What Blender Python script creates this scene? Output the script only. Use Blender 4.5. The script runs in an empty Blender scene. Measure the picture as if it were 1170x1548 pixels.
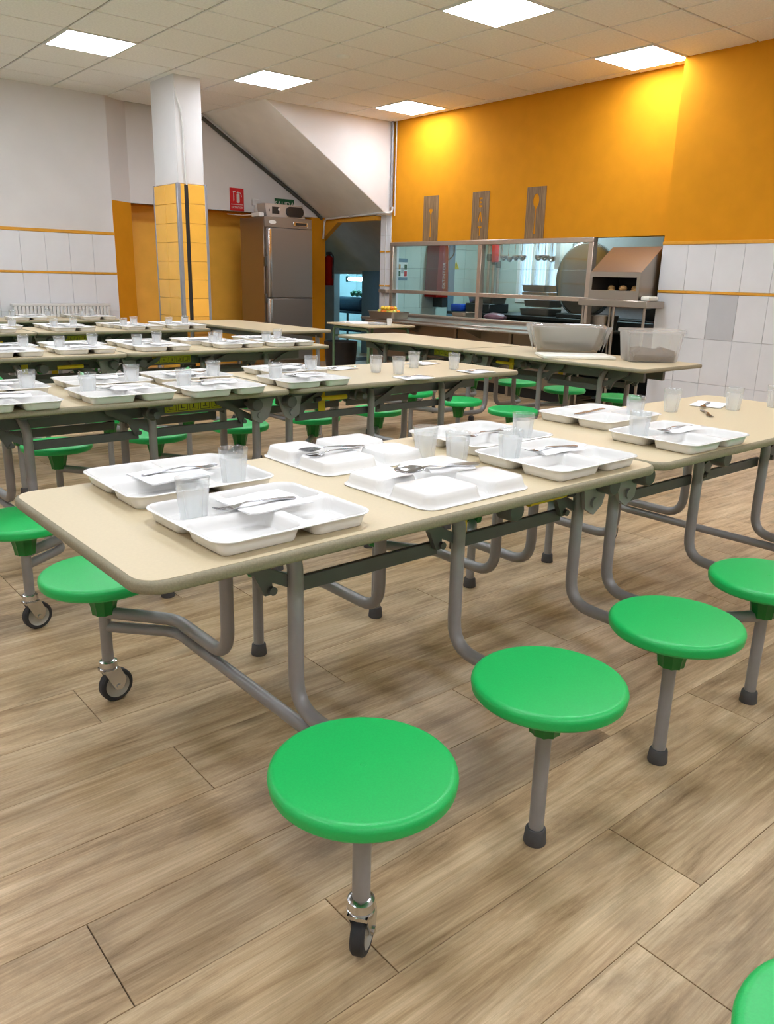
import bpy, bmesh, math, random
from mathutils import Vector, Matrix, Euler
random.seed(7)
C = bpy.context.scene.collection
SC = bpy.context.scene

# ------------------------------------------------------------------ camera
AZ, EL, RO = math.radians(49.8513), math.radians(16.4238), math.radians(-1.4074)
FPX, CAMZ = 1199.88, 1.25
_f = Vector((math.cos(AZ) * math.cos(EL), math.sin(AZ) * math.cos(EL), -math.sin(EL)))
_r = Vector((math.sin(AZ), -math.cos(AZ), 0))
_d = _f.cross(_r)
_r2 = math.cos(RO) * _r + math.sin(RO) * _d
_d2 = -math.sin(RO) * _r + math.cos(RO) * _d
cam_data = bpy.data.cameras.new('camera')
cam = bpy.data.objects.new('camera', cam_data)
C.objects.link(cam)
cam_data.sensor_fit = 'HORIZONTAL'
cam_data.sensor_width = 36
cam_data.lens = FPX / 1170 * 36
cam_data.clip_start = 0.05
cam.matrix_world = Matrix(((_r2.x, -_d2.x, -_f.x, 0), (_r2.y, -_d2.y, -_f.y, 0), (_r2.z, -_d2.z, -_f.z, CAMZ), (0, 0, 0, 1)))
SC.camera = cam

# ------------------------------------------------------------------ world, exposure
PANEL_E = 22.0
w = bpy.data.worlds.new('outdoors')
SC.world = w
w.use_nodes = True
w.node_tree.nodes['Background'].inputs[0].default_value = (0.62, 0.82, 1.0, 1)
w.node_tree.nodes['Background'].inputs[1].default_value = 3.2
SC.view_settings.view_transform = 'Standard'
SC.view_settings.look = 'None'
SC.view_settings.gamma = 1
SC.view_settings.use_curve_mapping = False
SC.view_settings.exposure = 0.1
SC.cycles.use_denoising = True
SC.cycles.max_bounces = 10
SC.cycles.diffuse_bounces = 5
SC.cycles.transparent_max_bounces = 24
SC.cycles.sample_clamp_indirect = 6
SC.cycles.caustics_reflective = False
SC.cycles.caustics_refractive = False

# ------------------------------------------------------------------ materials
def lin(c):
    return tuple((x / 12.92 if x <= 0.04045 else ((x + 0.055) / 1.055) ** 2.4) for x in [v / 255 for v in c])

def mat(name, rgb, rough=0.5, metal=0.0, noise=0.0, nscale=20.0, bump=0.0, bscale=200.0, emit=0.0, spec=0.5, coat=0.0):
    m = bpy.data.materials.new(name)
    m.use_nodes = True
    nt = m.node_tree
    b = nt.nodes['Principled BSDF']
    c = lin(rgb)
    b.inputs['Base Color'].default_value = (*c, 1)
    b.inputs['Roughness'].default_value = rough
    b.inputs['Metallic'].default_value = metal
    b.inputs['Specular IOR Level'].default_value = spec
    if coat:
        b.inputs['Coat Weight'].default_value = coat
    if emit:
        b.inputs['Emission Color'].default_value = (*c, 1)
        b.inputs['Emission Strength'].default_value = emit
    tc = None
    if noise or bump:
        tc = nt.nodes.new('ShaderNodeTexCoord')
    if noise:
        n = nt.nodes.new('ShaderNodeTexNoise')
        n.inputs['Scale'].default_value = nscale
        n.inputs['Detail'].default_value = 5
        nt.links.new(tc.outputs['Object'], n.inputs['Vector'])
        r = nt.nodes.new('ShaderNodeValToRGB')
        r.color_ramp.elements[0].position = 0.3
        r.color_ramp.elements[1].position = 0.7
        r.color_ramp.elements[0].color = (*[max(0, x * (1 - noise)) for x in c], 1)
        r.color_ramp.elements[1].color = (*[min(1, x * (1 + noise)) for x in c], 1)
        nt.links.new(n.outputs['Fac'], r.inputs['Fac'])
        nt.links.new(r.outputs['Color'], b.inputs['Base Color'])
    if bump:
        n2 = nt.nodes.new('ShaderNodeTexNoise')
        n2.inputs['Scale'].default_value = bscale
        nt.links.new(tc.outputs['Object'], n2.inputs['Vector'])
        bp = nt.nodes.new('ShaderNodeBump')
        bp.inputs['Strength'].default_value = bump
        bp.inputs['Distance'].default_value = 0.002
        nt.links.new(n2.outputs['Fac'], bp.inputs['Height'])
        nt.links.new(bp.outputs['Normal'], b.inputs['Normal'])
    return m

def mat_plank():
    m = bpy.data.materials.new('wood_vinyl')
    m.use_nodes = True
    nt = m.node_tree
    N, L = nt.nodes.new, nt.links.new
    b = nt.nodes['Principled BSDF']
    tc, oi = N('ShaderNodeTexCoord'), N('ShaderNodeObjectInfo')
    mul = N('ShaderNodeVectorMath'); mul.operation = 'SCALE'
    mul.inputs[0].default_value = (37.0, 53.0, 19.0)
    L(oi.outputs['Random'], mul.inputs['Scale'])
    add = N('ShaderNodeVectorMath'); add.operation = 'ADD'
    L(tc.outputs['Object'], add.inputs[0]); L(mul.outputs[0], add.inputs[1])
    def nz(sc, scale, detail, rough, dist=0.0):
        mp = N('ShaderNodeMapping'); mp.inputs['Scale'].default_value = sc
        L(add.outputs[0], mp.inputs['Vector'])
        n = N('ShaderNodeTexNoise')
        n.inputs['Scale'].default_value = scale; n.inputs['Detail'].default_value = detail
        n.inputs['Roughness'].default_value = rough; n.inputs['Distortion'].default_value = dist
        L(mp.outputs[0], n.inputs['Vector'])
        return n
    broad = nz((0.8, 7.0, 1), 1.8, 9, 0.74, 0.7)
    grain = nz((0.62, 40.0, 1), 3.2, 12, 0.78, 0.25)
    fine = nz((2.2, 190.0, 1), 4.0, 8, 0.85)
    smudge = nz((1.0, 2.0, 1), 2.0, 9, 0.72, 0.4)
    knot = N('ShaderNodeTexVoronoi'); knot.inputs['Scale'].default_value = 1.0
    kmp = N('ShaderNodeMapping'); kmp.inputs['Scale'].default_value = (2.0, 5.5, 1)
    L(add.outputs[0], kmp.inputs['Vector']); L(kmp.outputs[0], knot.inputs['Vector'])
    kr = N('ShaderNodeMapRange'); kr.inputs[1].default_value = 0.02; kr.inputs[2].default_value = 0.16
    kr.inputs[3].default_value = 0.55; kr.inputs[4].default_value = 1.0
    L(knot.outputs['Distance'], kr.inputs[0])
    sm = N('ShaderNodeMapRange'); sm.inputs[1].default_value = 0.33; sm.inputs[2].default_value = 0.52
    sm.inputs[3].default_value = 0.70; sm.inputs[4].default_value = 1.0
    L(smudge.outputs['Fac'], sm.inputs[0])
    ks = N('ShaderNodeMath'); ks.operation = 'MULTIPLY'
    L(kr.outputs[0], ks.inputs[0]); L(sm.outputs[0], ks.inputs[1])
    r1 = N('ShaderNodeValToRGB')
    e = r1.color_ramp.elements
    e[0].position = 0.30; e[0].color = (*lin((144, 114, 74)), 1)
    e[1].position = 0.68; e[1].color = (*lin((236, 211, 172)), 1)
    x = e.new(0.47); x.color = (*lin((204, 174, 134)), 1)
    L(broad.outputs['Fac'], r1.inputs['Fac'])
    r2 = N('ShaderNodeValToRGB')
    e = r2.color_ramp.elements
    e[0].position = 0.32; e[0].color = (0.50, 0.44, 0.37, 1)
    e[1].position = 0.62; e[1].color = (1.06, 1.05, 1.03, 1)
    L(grain.outputs['Fac'], r2.inputs['Fac'])
    mx = N('ShaderNodeMix'); mx.data_type = 'RGBA'; mx.blend_type = 'MULTIPLY'
    mx.inputs[0].default_value = 0.6
    L(r1.outputs[0], mx.inputs[6]); L(r2.outputs[0], mx.inputs[7])
    r3 = N('ShaderNodeMapRange'); r3.inputs[1].default_value = 0.3; r3.inputs[2].default_value = 0.7
    r3.inputs[3].default_value = 0.80
    L(fine.outputs['Fac'], r3.inputs[0])
    r4 = N('ShaderNodeMapRange'); r4.inputs[3].default_value = 0.92; r4.inputs[4].default_value = 1.08
    L(oi.outputs['Random'], r4.inputs[0])
    pr = N('ShaderNodeMath'); pr.operation = 'MULTIPLY'
    L(r3.outputs[0], pr.inputs[0]); L(r4.outputs[0], pr.inputs[1])
    pr2 = N('ShaderNodeMath'); pr2.operation = 'MULTIPLY'
    L(pr.outputs[0], pr2.inputs[0]); L(ks.outputs[0], pr2.inputs[1])
    sc = N('ShaderNodeVectorMath'); sc.operation = 'SCALE'
    L(mx.outputs[2], sc.inputs[0]); L(pr2.outputs[0], sc.inputs['Scale'])
    L(sc.outputs[0], b.inputs['Base Color'])
    b.inputs['Roughness'].default_value = 0.42
    b.inputs['Specular IOR Level'].default_value = 0.35
    bp = N('ShaderNodeBump'); bp.inputs['Strength'].default_value = 0.12; bp.inputs['Distance'].default_value = 0.002
    L(grain.outputs['Fac'], bp.inputs['Height']); L(bp.outputs[0], b.inputs['Normal'])
    return m

def mat_clear(name, rgb, veil, rough=0.1, spec_mix=0.08):
    """Thin translucent plastic or glass: part transparent, part milky, a little gloss."""
    m = bpy.data.materials.new(name)
    m.use_nodes = True
    nt = m.node_tree
    nt.nodes.clear()
    N, L = nt.nodes.new, nt.links.new
    o = N('ShaderNodeOutputMaterial')
    t = N('ShaderNodeBsdfTransparent'); t.inputs[0].default_value = (0.97, 0.98, 0.98, 1)
    d = N('ShaderNodeBsdfDiffuse'); d.inputs[0].default_value = (*lin(rgb), 1)
    tr = N('ShaderNodeBsdfTranslucent'); tr.inputs[0].default_value = (*lin(rgb), 1)
    dm = N('ShaderNodeMixShader'); dm.inputs[0].default_value = 0.62
    L(d.outputs[0], dm.inputs[1]); L(tr.outputs[0], dm.inputs[2])
    a = N('ShaderNodeMixShader'); a.inputs[0].default_value = veil
    L(t.outputs[0], a.inputs[1]); L(dm.outputs[0], a.inputs[2])
    g = N('ShaderNodeBsdfGlossy'); g.inputs['Roughness'].default_value = rough
    lw = N('ShaderNodeLayerWeight'); lw.inputs[0].default_value = 0.35
    fm = N('ShaderNodeMath'); fm.operation = 'MULTIPLY_ADD'
    fm.inputs[1].default_value = 0.22; fm.inputs[2].default_value = spec_mix * 0.5
    L(lw.outputs['Facing'], fm.inputs[0])
    s = N('ShaderNodeMixShader')
    L(fm.outputs[0], s.inputs[0]); L(a.outputs[0], s.inputs[1]); L(g.outputs[0], s.inputs[2])
    L(s.outputs[0], o.inputs[0])
    return m

def mat_brushed(name, rgb, rough=0.32, metal=0.9):
    m = bpy.data.materials.new(name)
    m.use_nodes = True
    nt = m.node_tree
    N, L = nt.nodes.new, nt.links.new
    b = nt.nodes['Principled BSDF']
    b.inputs['Base Color'].default_value = (*lin(rgb), 1)
    b.inputs['Metallic'].default_value = metal
    tc = N('ShaderNodeTexCoord'); mp = N('ShaderNodeMapping'); mp.inputs['Scale'].default_value = (3, 3, 160)
    n = N('ShaderNodeTexNoise'); n.inputs['Scale'].default_value = 3; n.inputs['Detail'].default_value = 3
    L(tc.outputs['Object'], mp.inputs[0]); L(mp.outputs[0], n.inputs['Vector'])
    r = N('ShaderNodeMapRange'); r.inputs[3].default_value = rough - 0.08; r.inputs[4].default_value = rough + 0.12
    L(n.outputs['Fac'], r.inputs[0]); L(r.outputs[0], b.inputs['Roughness'])
    return m

def mat_signwood():
    m = bpy.data.materials.new('sign_wood')
    m.use_nodes = True
    nt = m.node_tree
    N, L = nt.nodes.new, nt.links.new
    b = nt.nodes['Principled BSDF']
    tc = N('ShaderNodeTexCoord'); mp = N('ShaderNodeMapping'); mp.inputs['Scale'].default_value = (60, 2.5, 60)
    n = N('ShaderNodeTexNoise'); n.inputs['Scale'].default_value = 1.5; n.inputs['Detail'].default_value = 6
    L(tc.outputs['Object'], mp.inputs[0]); L(mp.outputs[0], n.inputs['Vector'])
    r = N('ShaderNodeValToRGB')
    r.color_ramp.elements[0].position = 0.3; r.color_ramp.elements[0].color = (*lin((96, 72, 46)), 1)
    r.color_ramp.elements[1].position = 0.7; r.color_ramp.elements[1].color = (*lin((156, 124, 84)), 1)
    L(n.outputs['Fac'], r.inputs[0]); L(r.outputs[0], b.inputs['Base Color'])
    b.inputs['Roughness'].default_value = 0.6
    return m

M = dict(
    plank=mat_plank(),
    groove=mat('floor_joint', (70, 56, 42), 0.8, noise=0.2),
    white=mat('white_wall_paint', (219, 216, 214), 0.7, noise=0.03, nscale=3, bump=0.15, bscale=90),
    orange=mat('orange_wall_paint', (214, 143, 28), 0.85, noise=0.04, nscale=6, bump=0.2, bscale=140, spec=0.12),
    ceil=mat('ceiling_tile_board', (242, 239, 236), 0.9, noise=0.06, nscale=60, bump=0.5, bscale=260),
    grid=mat('ceiling_grid', (176, 168, 154), 0.7, noise=0.05),
    tile=mat('glazed_white_tile', (226, 226, 228), 0.28, noise=0.03, nscale=4),
    tileg=mat('grey_glazed_tile', (196, 197, 200), 0.3, noise=0.03, nscale=5),
    tileo=mat('orange_glazed_tile', (250, 188, 76), 0.25, noise=0.05, nscale=5),
    grout=mat('tile_grout', (204, 202, 200), 0.9, noise=0.05),
    grouto=mat('orange_grout', (206, 150, 62), 0.9, noise=0.05),
    strip=mat('yellow_tile_strip', (222, 158, 44), 0.35, noise=0.05),
    top=mat('cream_laminate', (206, 190, 156), 0.42, noise=0.025, nscale=140, spec=0.4),
    edge=mat('olive_edge_band', (142, 134, 108), 0.55, noise=0.12, nscale=260, bump=0.15, bscale=300),
    frame=mat('grey_painted_steel', (148, 146, 145), 0.36, noise=0.04, nscale=30, metal=0.1),
    frame2=mat('dark_grey_steel', (98, 99, 98), 0.42, noise=0.05, nscale=30, metal=0.3),
    rubber=mat('black_rubber', (46, 46, 48), 0.7, noise=0.1),
    footr=mat('dark_grey_rubber_foot', (78, 76, 76), 0.7, noise=0.1),
    green=mat('green_plastic', (26, 184, 90), 0.38, noise=0.05, nscale=260, bump=0.15, bscale=420),
    greend=mat('green_moulded_hub', (8, 120, 46), 0.35, noise=0.06),
    chrome=mat('zinc_plate', (205, 205, 205), 0.22, 1.0, noise=0.04),
    hub=mat('wheel_hub_plastic', (168, 164, 152), 0.5, noise=0.06),
    yellow=mat('yellow_plastic', (214, 186, 20), 0.5, noise=0.06),
    sticker=mat('yellow_green_sticker', (190, 186, 30), 0.5, noise=0.05),
    ink=mat('black_print', (34, 34, 30), 0.6, noise=0.05),
    tray=mat('white_tray_plastic', (231, 230, 227), 0.25, noise=0.01, spec=0.5),
    cupf=mat_clear('frosted_cup_plastic', (250, 251, 252), 0.27, 0.25),
    cupc=mat_clear('clear_cup_plastic', (240, 243, 246), 0.06, 0.08),
    paper=mat('white_paper_napkin', (234, 234, 234), 0.9, noise=0.02, nscale=60, bump=0.2, bscale=150),
    cutlery=mat('polished_cutlery', (188, 188, 190), 0.18, 1.0, noise=0.05),
    steel=mat_brushed('brushed_stainless', (172, 162, 150)),
    fsteel=mat_brushed('fridge_stainless', (138, 134, 130), 0.4, 0.85),
    steeld=mat_brushed('dim_stainless', (148, 138, 126), 0.36),
    alu=mat('window_aluminium', (196, 180, 164), 0.35, 0.7, noise=0.05),
    glass=mat_clear('window_glass', (200, 226, 220), 0.05, 0.02, 0.06),
    frost=mat_clear('curtain_film', (206, 228, 240), 0.30, 0.3, 0.04),
    soffit=mat('grey_stair_plaster', (243, 241, 237), 0.8, noise=0.04, nscale=4, bump=0.2, bscale=60),
    dim=mat('grey_back_plaster', (186, 188, 190), 0.8, noise=0.06, nscale=5),
    bluegrey=mat('blue_grey_door_paint', (104, 132, 150), 0.5, noise=0.05),
    pipe=mat('dark_pipe', (70, 68, 62), 0.5, noise=0.15, nscale=10),
    conduit=mat('pale_conduit', (214, 212, 208), 0.5, noise=0.03),
    conduitg=mat('grey_conduit', (150, 152, 158), 0.4, 0.4, noise=0.05),
    panel=mat('light_diffuser', (234, 240, 251), 0.5, emit=PANEL_E * 1.12),
    lframe=mat('light_frame', (240, 240, 236), 0.5, noise=0.02),
    tube=mat('fluorescent_tube', (150, 232, 255), 0.5, emit=75.0),
    ktube=mat('kitchen_tube', (200, 240, 250), 0.5, emit=46.0),
    red=mat('red_sign', (202, 20, 30), 0.45, noise=0.04),
    redd=mat('dull_red_cover', (120, 16, 8), 0.85, noise=0.08, spec=0.08),
    black=mat('black_plastic', (24, 24, 26), 0.45, noise=0.1),
    silver=mat('silver_plastic', (176, 172, 168), 0.4, 0.4, noise=0.04),
    signg=mat('green_exit_sign', (20, 84, 50), 0.5, noise=0.05),
    wood=mat_signwood(),
    dgreen=mat('sage_green_tube', (92, 122, 92), 0.5, noise=0.06),
    dark=mat('dark_kitchen_steel', (52, 56, 56), 0.4, 0.5, noise=0.15),
    kwall=mat('kitchen_tile', (196, 214, 206), 0.35, noise=0.03, nscale=5),
    ptile=mat('pale_mauve_tile', (196, 190, 196), 0.4, noise=0.05),
    bag=mat_clear('clear_bag_film', (244, 244, 242), 0.30, 0.10, 0.20),
    bin=mat_clear('milky_box_plastic', (255, 253, 250), 0.22, 0.3, 0.03),
    brown=mat('brown_food', (104, 80, 62), 0.8, noise=0.2, nscale=40),
    bread=mat('bread_crust', (206, 158, 98), 0.8, noise=0.2, nscale=40),
    fo=mat('orange_fruit', (240, 132, 20), 0.45, noise=0.1, nscale=60, bump=0.3, bscale=400),
    fy=mat('yellow_fruit', (238, 200, 60), 0.45, noise=0.1, nscale=30),
    fg=mat('green_yellow_fruit', (206, 200, 80), 0.45, noise=0.1, nscale=30),
    navy=mat('dark_blue_fabric', (28, 44, 60), 0.8, noise=0.15),
    blue=mat('blue_plastic', (24, 70, 170), 0.45, noise=0.05),
    purple=mat('purple_veg_in_film', (120, 80, 92), 0.3, noise=0.4, nscale=60),
    board=mat('white_cutting_board', (238, 236, 224), 0.5, noise=0.02),
    rad=mat('radiator_enamel', (226, 224, 220), 0.35, noise=0.02),
    leaf=mat('dark_green_leaf', (30, 82, 50), 0.6, noise=0.2),
)

# ------------------------------------------------------------------ mesh helpers
def fin(bm, name, mats, angle=0.7, recalc=True):
    if recalc:
        bmesh.ops.recalc_face_normals(bm, faces=bm.faces[:])
    me = bpy.data.meshes.new(name)
    bm.to_mesh(me)
    bm.free()
    for m in (mats if isinstance(mats, (list, tuple)) else [mats]):
        me.materials.append(m)
    for p in me.polygons:
        p.use_smooth = True
    me.set_sharp_from_angle(angle=angle)
    return me

def put(name, me, parent=None, loc=(0, 0, 0), rot=(0, 0, 0), scale=None):
    o = bpy.data.objects.new(name, me)
    C.objects.link(o)
    if parent is not None:
        o.parent = parent
    o.location = loc
    o.rotation_euler = rot
    if scale:
        o.scale = scale
    return o

def tag(o, label, cat, group=None):
    o['label'] = label
    o['category'] = cat
    if group:
        o['group'] = group
    return o

def root(name, label, cat, loc=(0, 0, 0), rz=0.0, group=None):
    o = put(name, None, None, loc, (0, 0, rz))
    o.empty_display_size = 0.05
    return tag(o, label, cat, group)

def struct(name, me, loc=(0, 0, 0), parent=None):
    o = put(name, me, parent, loc)
    if parent is None:
        o['kind'] = 'structure'
    return o

def dup(o, parent=None):
    c = o.copy()
    C.objects.link(c)
    if parent is not None:
        c.parent = parent
    for ch in o.children:
        dup(ch, c)
    return c

def b_box(bm, x0, x1, y0, y1, z0, z1, bev=0.0, mi=0, seg=1):
    v = [bm.verts.new((x, y, z)) for x in (x0, x1) for y in (y0, y1) for z in (z0, z1)]
    fs = [bm.faces.new([v[i] for i in q]) for q in ((0, 1, 3, 2), (4, 6, 7, 5), (0, 4, 5, 1), (2, 3, 7, 6), (0, 2, 6, 4), (1, 5, 7, 3))]
    for f in fs:
        f.material_index = mi
    if bev:
        es = list({e for f in fs for e in f.edges})
        r = bmesh.ops.bevel(bm, geom=es, offset=bev, segments=seg, affect='EDGES', profile=0.5)
        for f in r['faces']:
            f.material_index = mi
    return v

def box(name, x0, x1, y0, y1, z0, z1, m, bev=0.0, seg=1):
    bm = bmesh.new()
    b_box(bm, x0, x1, y0, y1, z0, z1, bev, 0, seg)
    return fin(bm, name, m)

def fillet(pts, R, n=6):
    P = [Vector(p) for p in pts]
    out = [P[0]]
    for i in range(1, len(P) - 1):
        a, b, c = P[i - 1], P[i], P[i + 1]
        u, v = (a - b), (c - b)
        lu, lv = u.length, v.length
        u.normalize(); v.normalize()
        ang = u.angle(v)
        if ang > 3.1:
            out.append(b); continue
        t = min(R / math.tan(ang / 2), lu * 0.49, lv * 0.49)
        p0, p1 = b + u * t, b + v * t
        for k in range(n + 1):
            s = k / n
            out.append((1 - s) ** 2 * p0 + 2 * s * (1 - s) * b + s * s * p1)
    out.append(P[-1])
    return out

def b_tube(bm, pts, r, seg=10, mi=0, caps=True, r1=None):
    P = [Vector(p) for p in pts]
    n = len(P)
    prev = None
    rings = []
    up = None
    for i in range(n):
        t = (P[min(i + 1, n - 1)] - P[max(i - 1, 0)]).normalized()
        if up is None:
            up = t.orthogonal().normalized()
        else:
            up = (up - t * up.dot(t)).normalized()
        s = t.cross(up)
        rr = r if r1 is None else r + (r1 - r) * i / (n - 1)
        rings.append([bm.verts.new(P[i] + (up * math.cos(2 * math.pi * k / seg) + s * math.sin(2 * math.pi * k / seg)) * rr) for k in range(seg)])
    for a, b in zip(rings, rings[1:]):
        for k in range(seg):
            f = bm.faces.new((a[k], a[(k + 1) % seg], b[(k + 1) % seg], b[k]))
            f.material_index = mi
    if caps:
        bm.faces.new(rings[0][::-1]).material_index = mi
        bm.faces.new(rings[-1]).material_index = mi

def tube(name, pts, r, m, seg=10, R=0.0, r1=None):
    bm = bmesh.new()
    b_tube(bm, fillet(pts, R) if R else pts, r, seg, r1=r1)
    return fin(bm, name, m, 0.9)

def b_lathe(bm, prof, seg=24, mis=None, c=(0, 0, 0), axis='z', ribs=0, ribd=0.0):
    """profile of (radius, height) pairs turned about an axis"""
    rings = []
    for (r, h) in prof:
        if r < 1e-6:
            p = (0, 0, h)
            ps = [p]
        else:
            ps = []
            for k in range(seg):
                a = 2 * math.pi * k / seg
                rr = r - (ribd if ribs and k % 2 else 0)
                ps.append((rr * math.cos(a), rr * math.sin(a), h))
        if axis == 'y':
            ps = [(x, z, y) for x, y, z in ps]
        elif axis == 'x':
            ps = [(z, x, y) for x, y, z in ps]
        rings.append([bm.verts.new((x + c[0], y + c[1], z + c[2])) for x, y, z in ps])
    for i, (a, b) in enumerate(zip(rings, rings[1:])):
        mi = mis[i] if mis else 0
        if len(a) == 1 and len(b) == 1:
            continue
        for k in range(seg):
            if len(a) == 1:
                f = bm.faces.new((a[0], b[k], b[(k + 1) % seg]))
            elif len(b) == 1:
                f = bm.faces.new((a[k], a[(k + 1) % seg], b[0]))
            else:
                f = bm.faces.new((a[k], a[(k + 1) % seg], b[(k + 1) % seg], b[k]))
            f.material_index = mi

def lathe(name, prof, m, seg=24, mis=None, axis='z', angle=0.7, **k):
    bm = bmesh.new()
    b_lathe(bm, prof, seg, mis, axis=axis, **k)
    return fin(bm, name, m, angle)

def b_prism(bm, pts, a0, a1, axis='z', mi=0):
    """extrude a 2D polygon along an axis ('x': pts are (y,z); 'y': (x,z); 'z': (x,y))"""
    def mk(p, a):
        return {'x': (a, p[0], p[1]), 'y': (p[0], a, p[1]), 'z': (p[0], p[1], a)}[axis]
    A = [bm.verts.new(mk(p, a0)) for p in pts]
    B = [bm.verts.new(mk(p, a1)) for p in pts]
    n = len(pts)
    fs = [bm.faces.new(A[::-1]), bm.faces.new(B)]
    fs += [bm.faces.new((A[i], A[(i + 1) % n], B[(i + 1) % n], B[i])) for i in range(n)]
    for f in fs:
        f.material_index = mi

def prism(name, pts, a0, a1, m, axis='z', angle=0.5):
    bm = bmesh.new()
    b_prism(bm, pts, a0, a1, axis)
    return fin(bm, name, m, angle)

def rrect(w, d, r, n=6, cx=0, cy=0):
    out = []
    for sx, sy, a0 in ((1, 1, 0), (-1, 1, 90), (-1, -1, 180), (1, -1, 270)):
        for k in range(n + 1):
            a = math.radians(a0 + 90 * k / n)
            out.append((cx + sx * (w / 2 - r) + r * math.cos(a), cy + sy * (d / 2 - r) + r * math.sin(a)))
    return out

def b_loops(bm, loops, closed_bottom=True, closed_top=True, mi=0):
    """skin a stack of equal-length 3D loops"""
    R = [[bm.verts.new(p) for p in lp] for lp in loops]
    n = len(loops[0])
    for a, b in zip(R, R[1:]):
        for k in range(n):
            bm.faces.new((a[k], a[(k + 1) % n], b[(k + 1) % n], b[k])).material_index = mi
    if closed_bottom:
        bm.faces.new(R[0][::-1]).material_index = mi
    if closed_top:
        bm.faces.new(R[-1]).material_index = mi

def text_mesh(name, s, size, depth, m):
    cu = bpy.data.curves.new(name, 'FONT')
    cu.body = s
    cu.size = size
    cu.extrude = depth / 2
    cu.align_x = 'CENTER'
    cu.align_y = 'CENTER'
    cu.resolution_u = 2
    o = bpy.data.objects.new(name, cu)
    C.objects.link(o)
    dg = bpy.context.evaluated_depsgraph_get()
    me = bpy.data.meshes.new_from_object(o.evaluated_get(dg))
    bpy.data.objects.remove(o)
    me.name = name
    me.materials.clear()
    me.materials.append(m)
    return me

def cutout_mesh(name, outer, holes, depth, m):
    cu = bpy.data.curves.new(name, 'CURVE')
    cu.dimensions = '2D'
    cu.fill_mode = 'BOTH'
    cu.extrude = depth / 2
    for pts in [outer] + holes:
        sp = cu.splines.new('POLY')
        sp.points.add(len(pts) - 1)
        for q, p in zip(sp.points, pts):
            q.co = (p[0], p[1], 0, 1)
        sp.use_cyclic_u = True
    o = bpy.data.objects.new(name, cu)
    C.objects.link(o)
    dg = bpy.context.evaluated_depsgraph_get()
    me = bpy.data.meshes.new_from_object(o.evaluated_get(dg))
    bpy.data.objects.remove(o)
    me.name = name
    me.materials.clear()
    me.materials.append(m)
    return me

# ================================================================== THE ROOM
ZC = 3.2
XS, XP, YL, YB = 7.30, 7.07, 9.93, 10.16
YT = 8.71            # plane of the stair's white side panel
NZ = 2.07            # underside of the beam over the niche

# floor: single vinyl planks over a dark joint bed
floor = struct('floor', box('floor', -2.3, 10.2, -2.7, 13.0, -0.06, -0.004, M['groove']))
PW, PL, PY0 = 0.2375, 1.42, 0.8777
joint = {-2: 1.2125, -1: 1.458, 0: 0.797, 1: 0.3836, 2: 1.63, 3: 0.793, 4: 1.385, 5: 0.685, 6: 1.12, 7: 1.51, 8: 1.28, 9: 0.78, 10: 2.2}
plank_full = box('plank', 0.0011, PL - 0.0011, 0.0006, PW - 0.0006, -0.006, 0.0, M['plank'], 0.0008)
pcount = 0
for r in range(-6, 40):
    off = joint.get(r, random.uniform(0, PL)) % PL
    y = PY0 + PW * r
    k = -1
    while True:
        x0 = off + PL * k
        k += 1
        if x0 > XS:
            break
        if x0 + PL < 0.25:
            continue
        put('plank', plank_full, floor, (x0, y, 0))
        pcount += 1
for (x0, x1, y0, y1) in ((-2.3, -1.17, -2.7, 13), (-1.17, 10.2, -2.7, PY0 - 6 * PW), (-1.17, 10.2, PY0 + 40 * PW, 13), (8.73, 10.2, PY0 - 6 * PW, PY0 + 40 * PW)):
    put('floor_margin', box('floor_margin', x0, x1, y0, y1, -0.006, -0.0005, M['plank']), floor)

# ceiling: lay-in tiles hung in a grid, lighting panels in some cells
ceiling = struct('ceiling', box('ceiling', -2.3, 7.4, -2.7, 10.5, ZC + 0.012, ZC + 0.08, M['grid']))
TX, TY = 0.635, 0.6325
tile_me = box('ceiling_tile', 0.010, TX - 0.010, 0.010, TY - 0.010, 0.0, 0.015, M['ceil'], 0.004)
tile_edge = box('ceiling_tile_edge', 0.008, 0.120, 0.010, TY - 0.010, 0.0, 0.015, M['ceil'], 0.003)
lights = {}
for i in range(-14, 1):
    for j in range(-17, 4):
        x0, y0 = 7.165 + TX * i, 7.557 + TY * j
        if i % 3 == 2 and j % 5 == 0 and i < 0 and not (i == -1 and j <= -10):
            lights[(i, j)] = (x0 + TX / 2, y0 + TY / 2)
            continue
        if i == 0:
            if y0 < 4.3:
                continue
            put('ceiling_tile', tile_edge, ceiling, (x0, y0, ZC))
            continue
        if x0 > XP - 0.3 and y0 < 4.0:
            pass
        if x0 < -1.2 or y0 < -2.0:
            continue
        put('ceiling_tile', tile_me, ceiling, (x0, y0, ZC))

# white wall on the radiator side
def wall_box(name, x0, x1, y0, y1, z0, z1, m):
    return struct(name, box(name, x0, x1, y0, y1, z0, z1, m))

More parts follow.
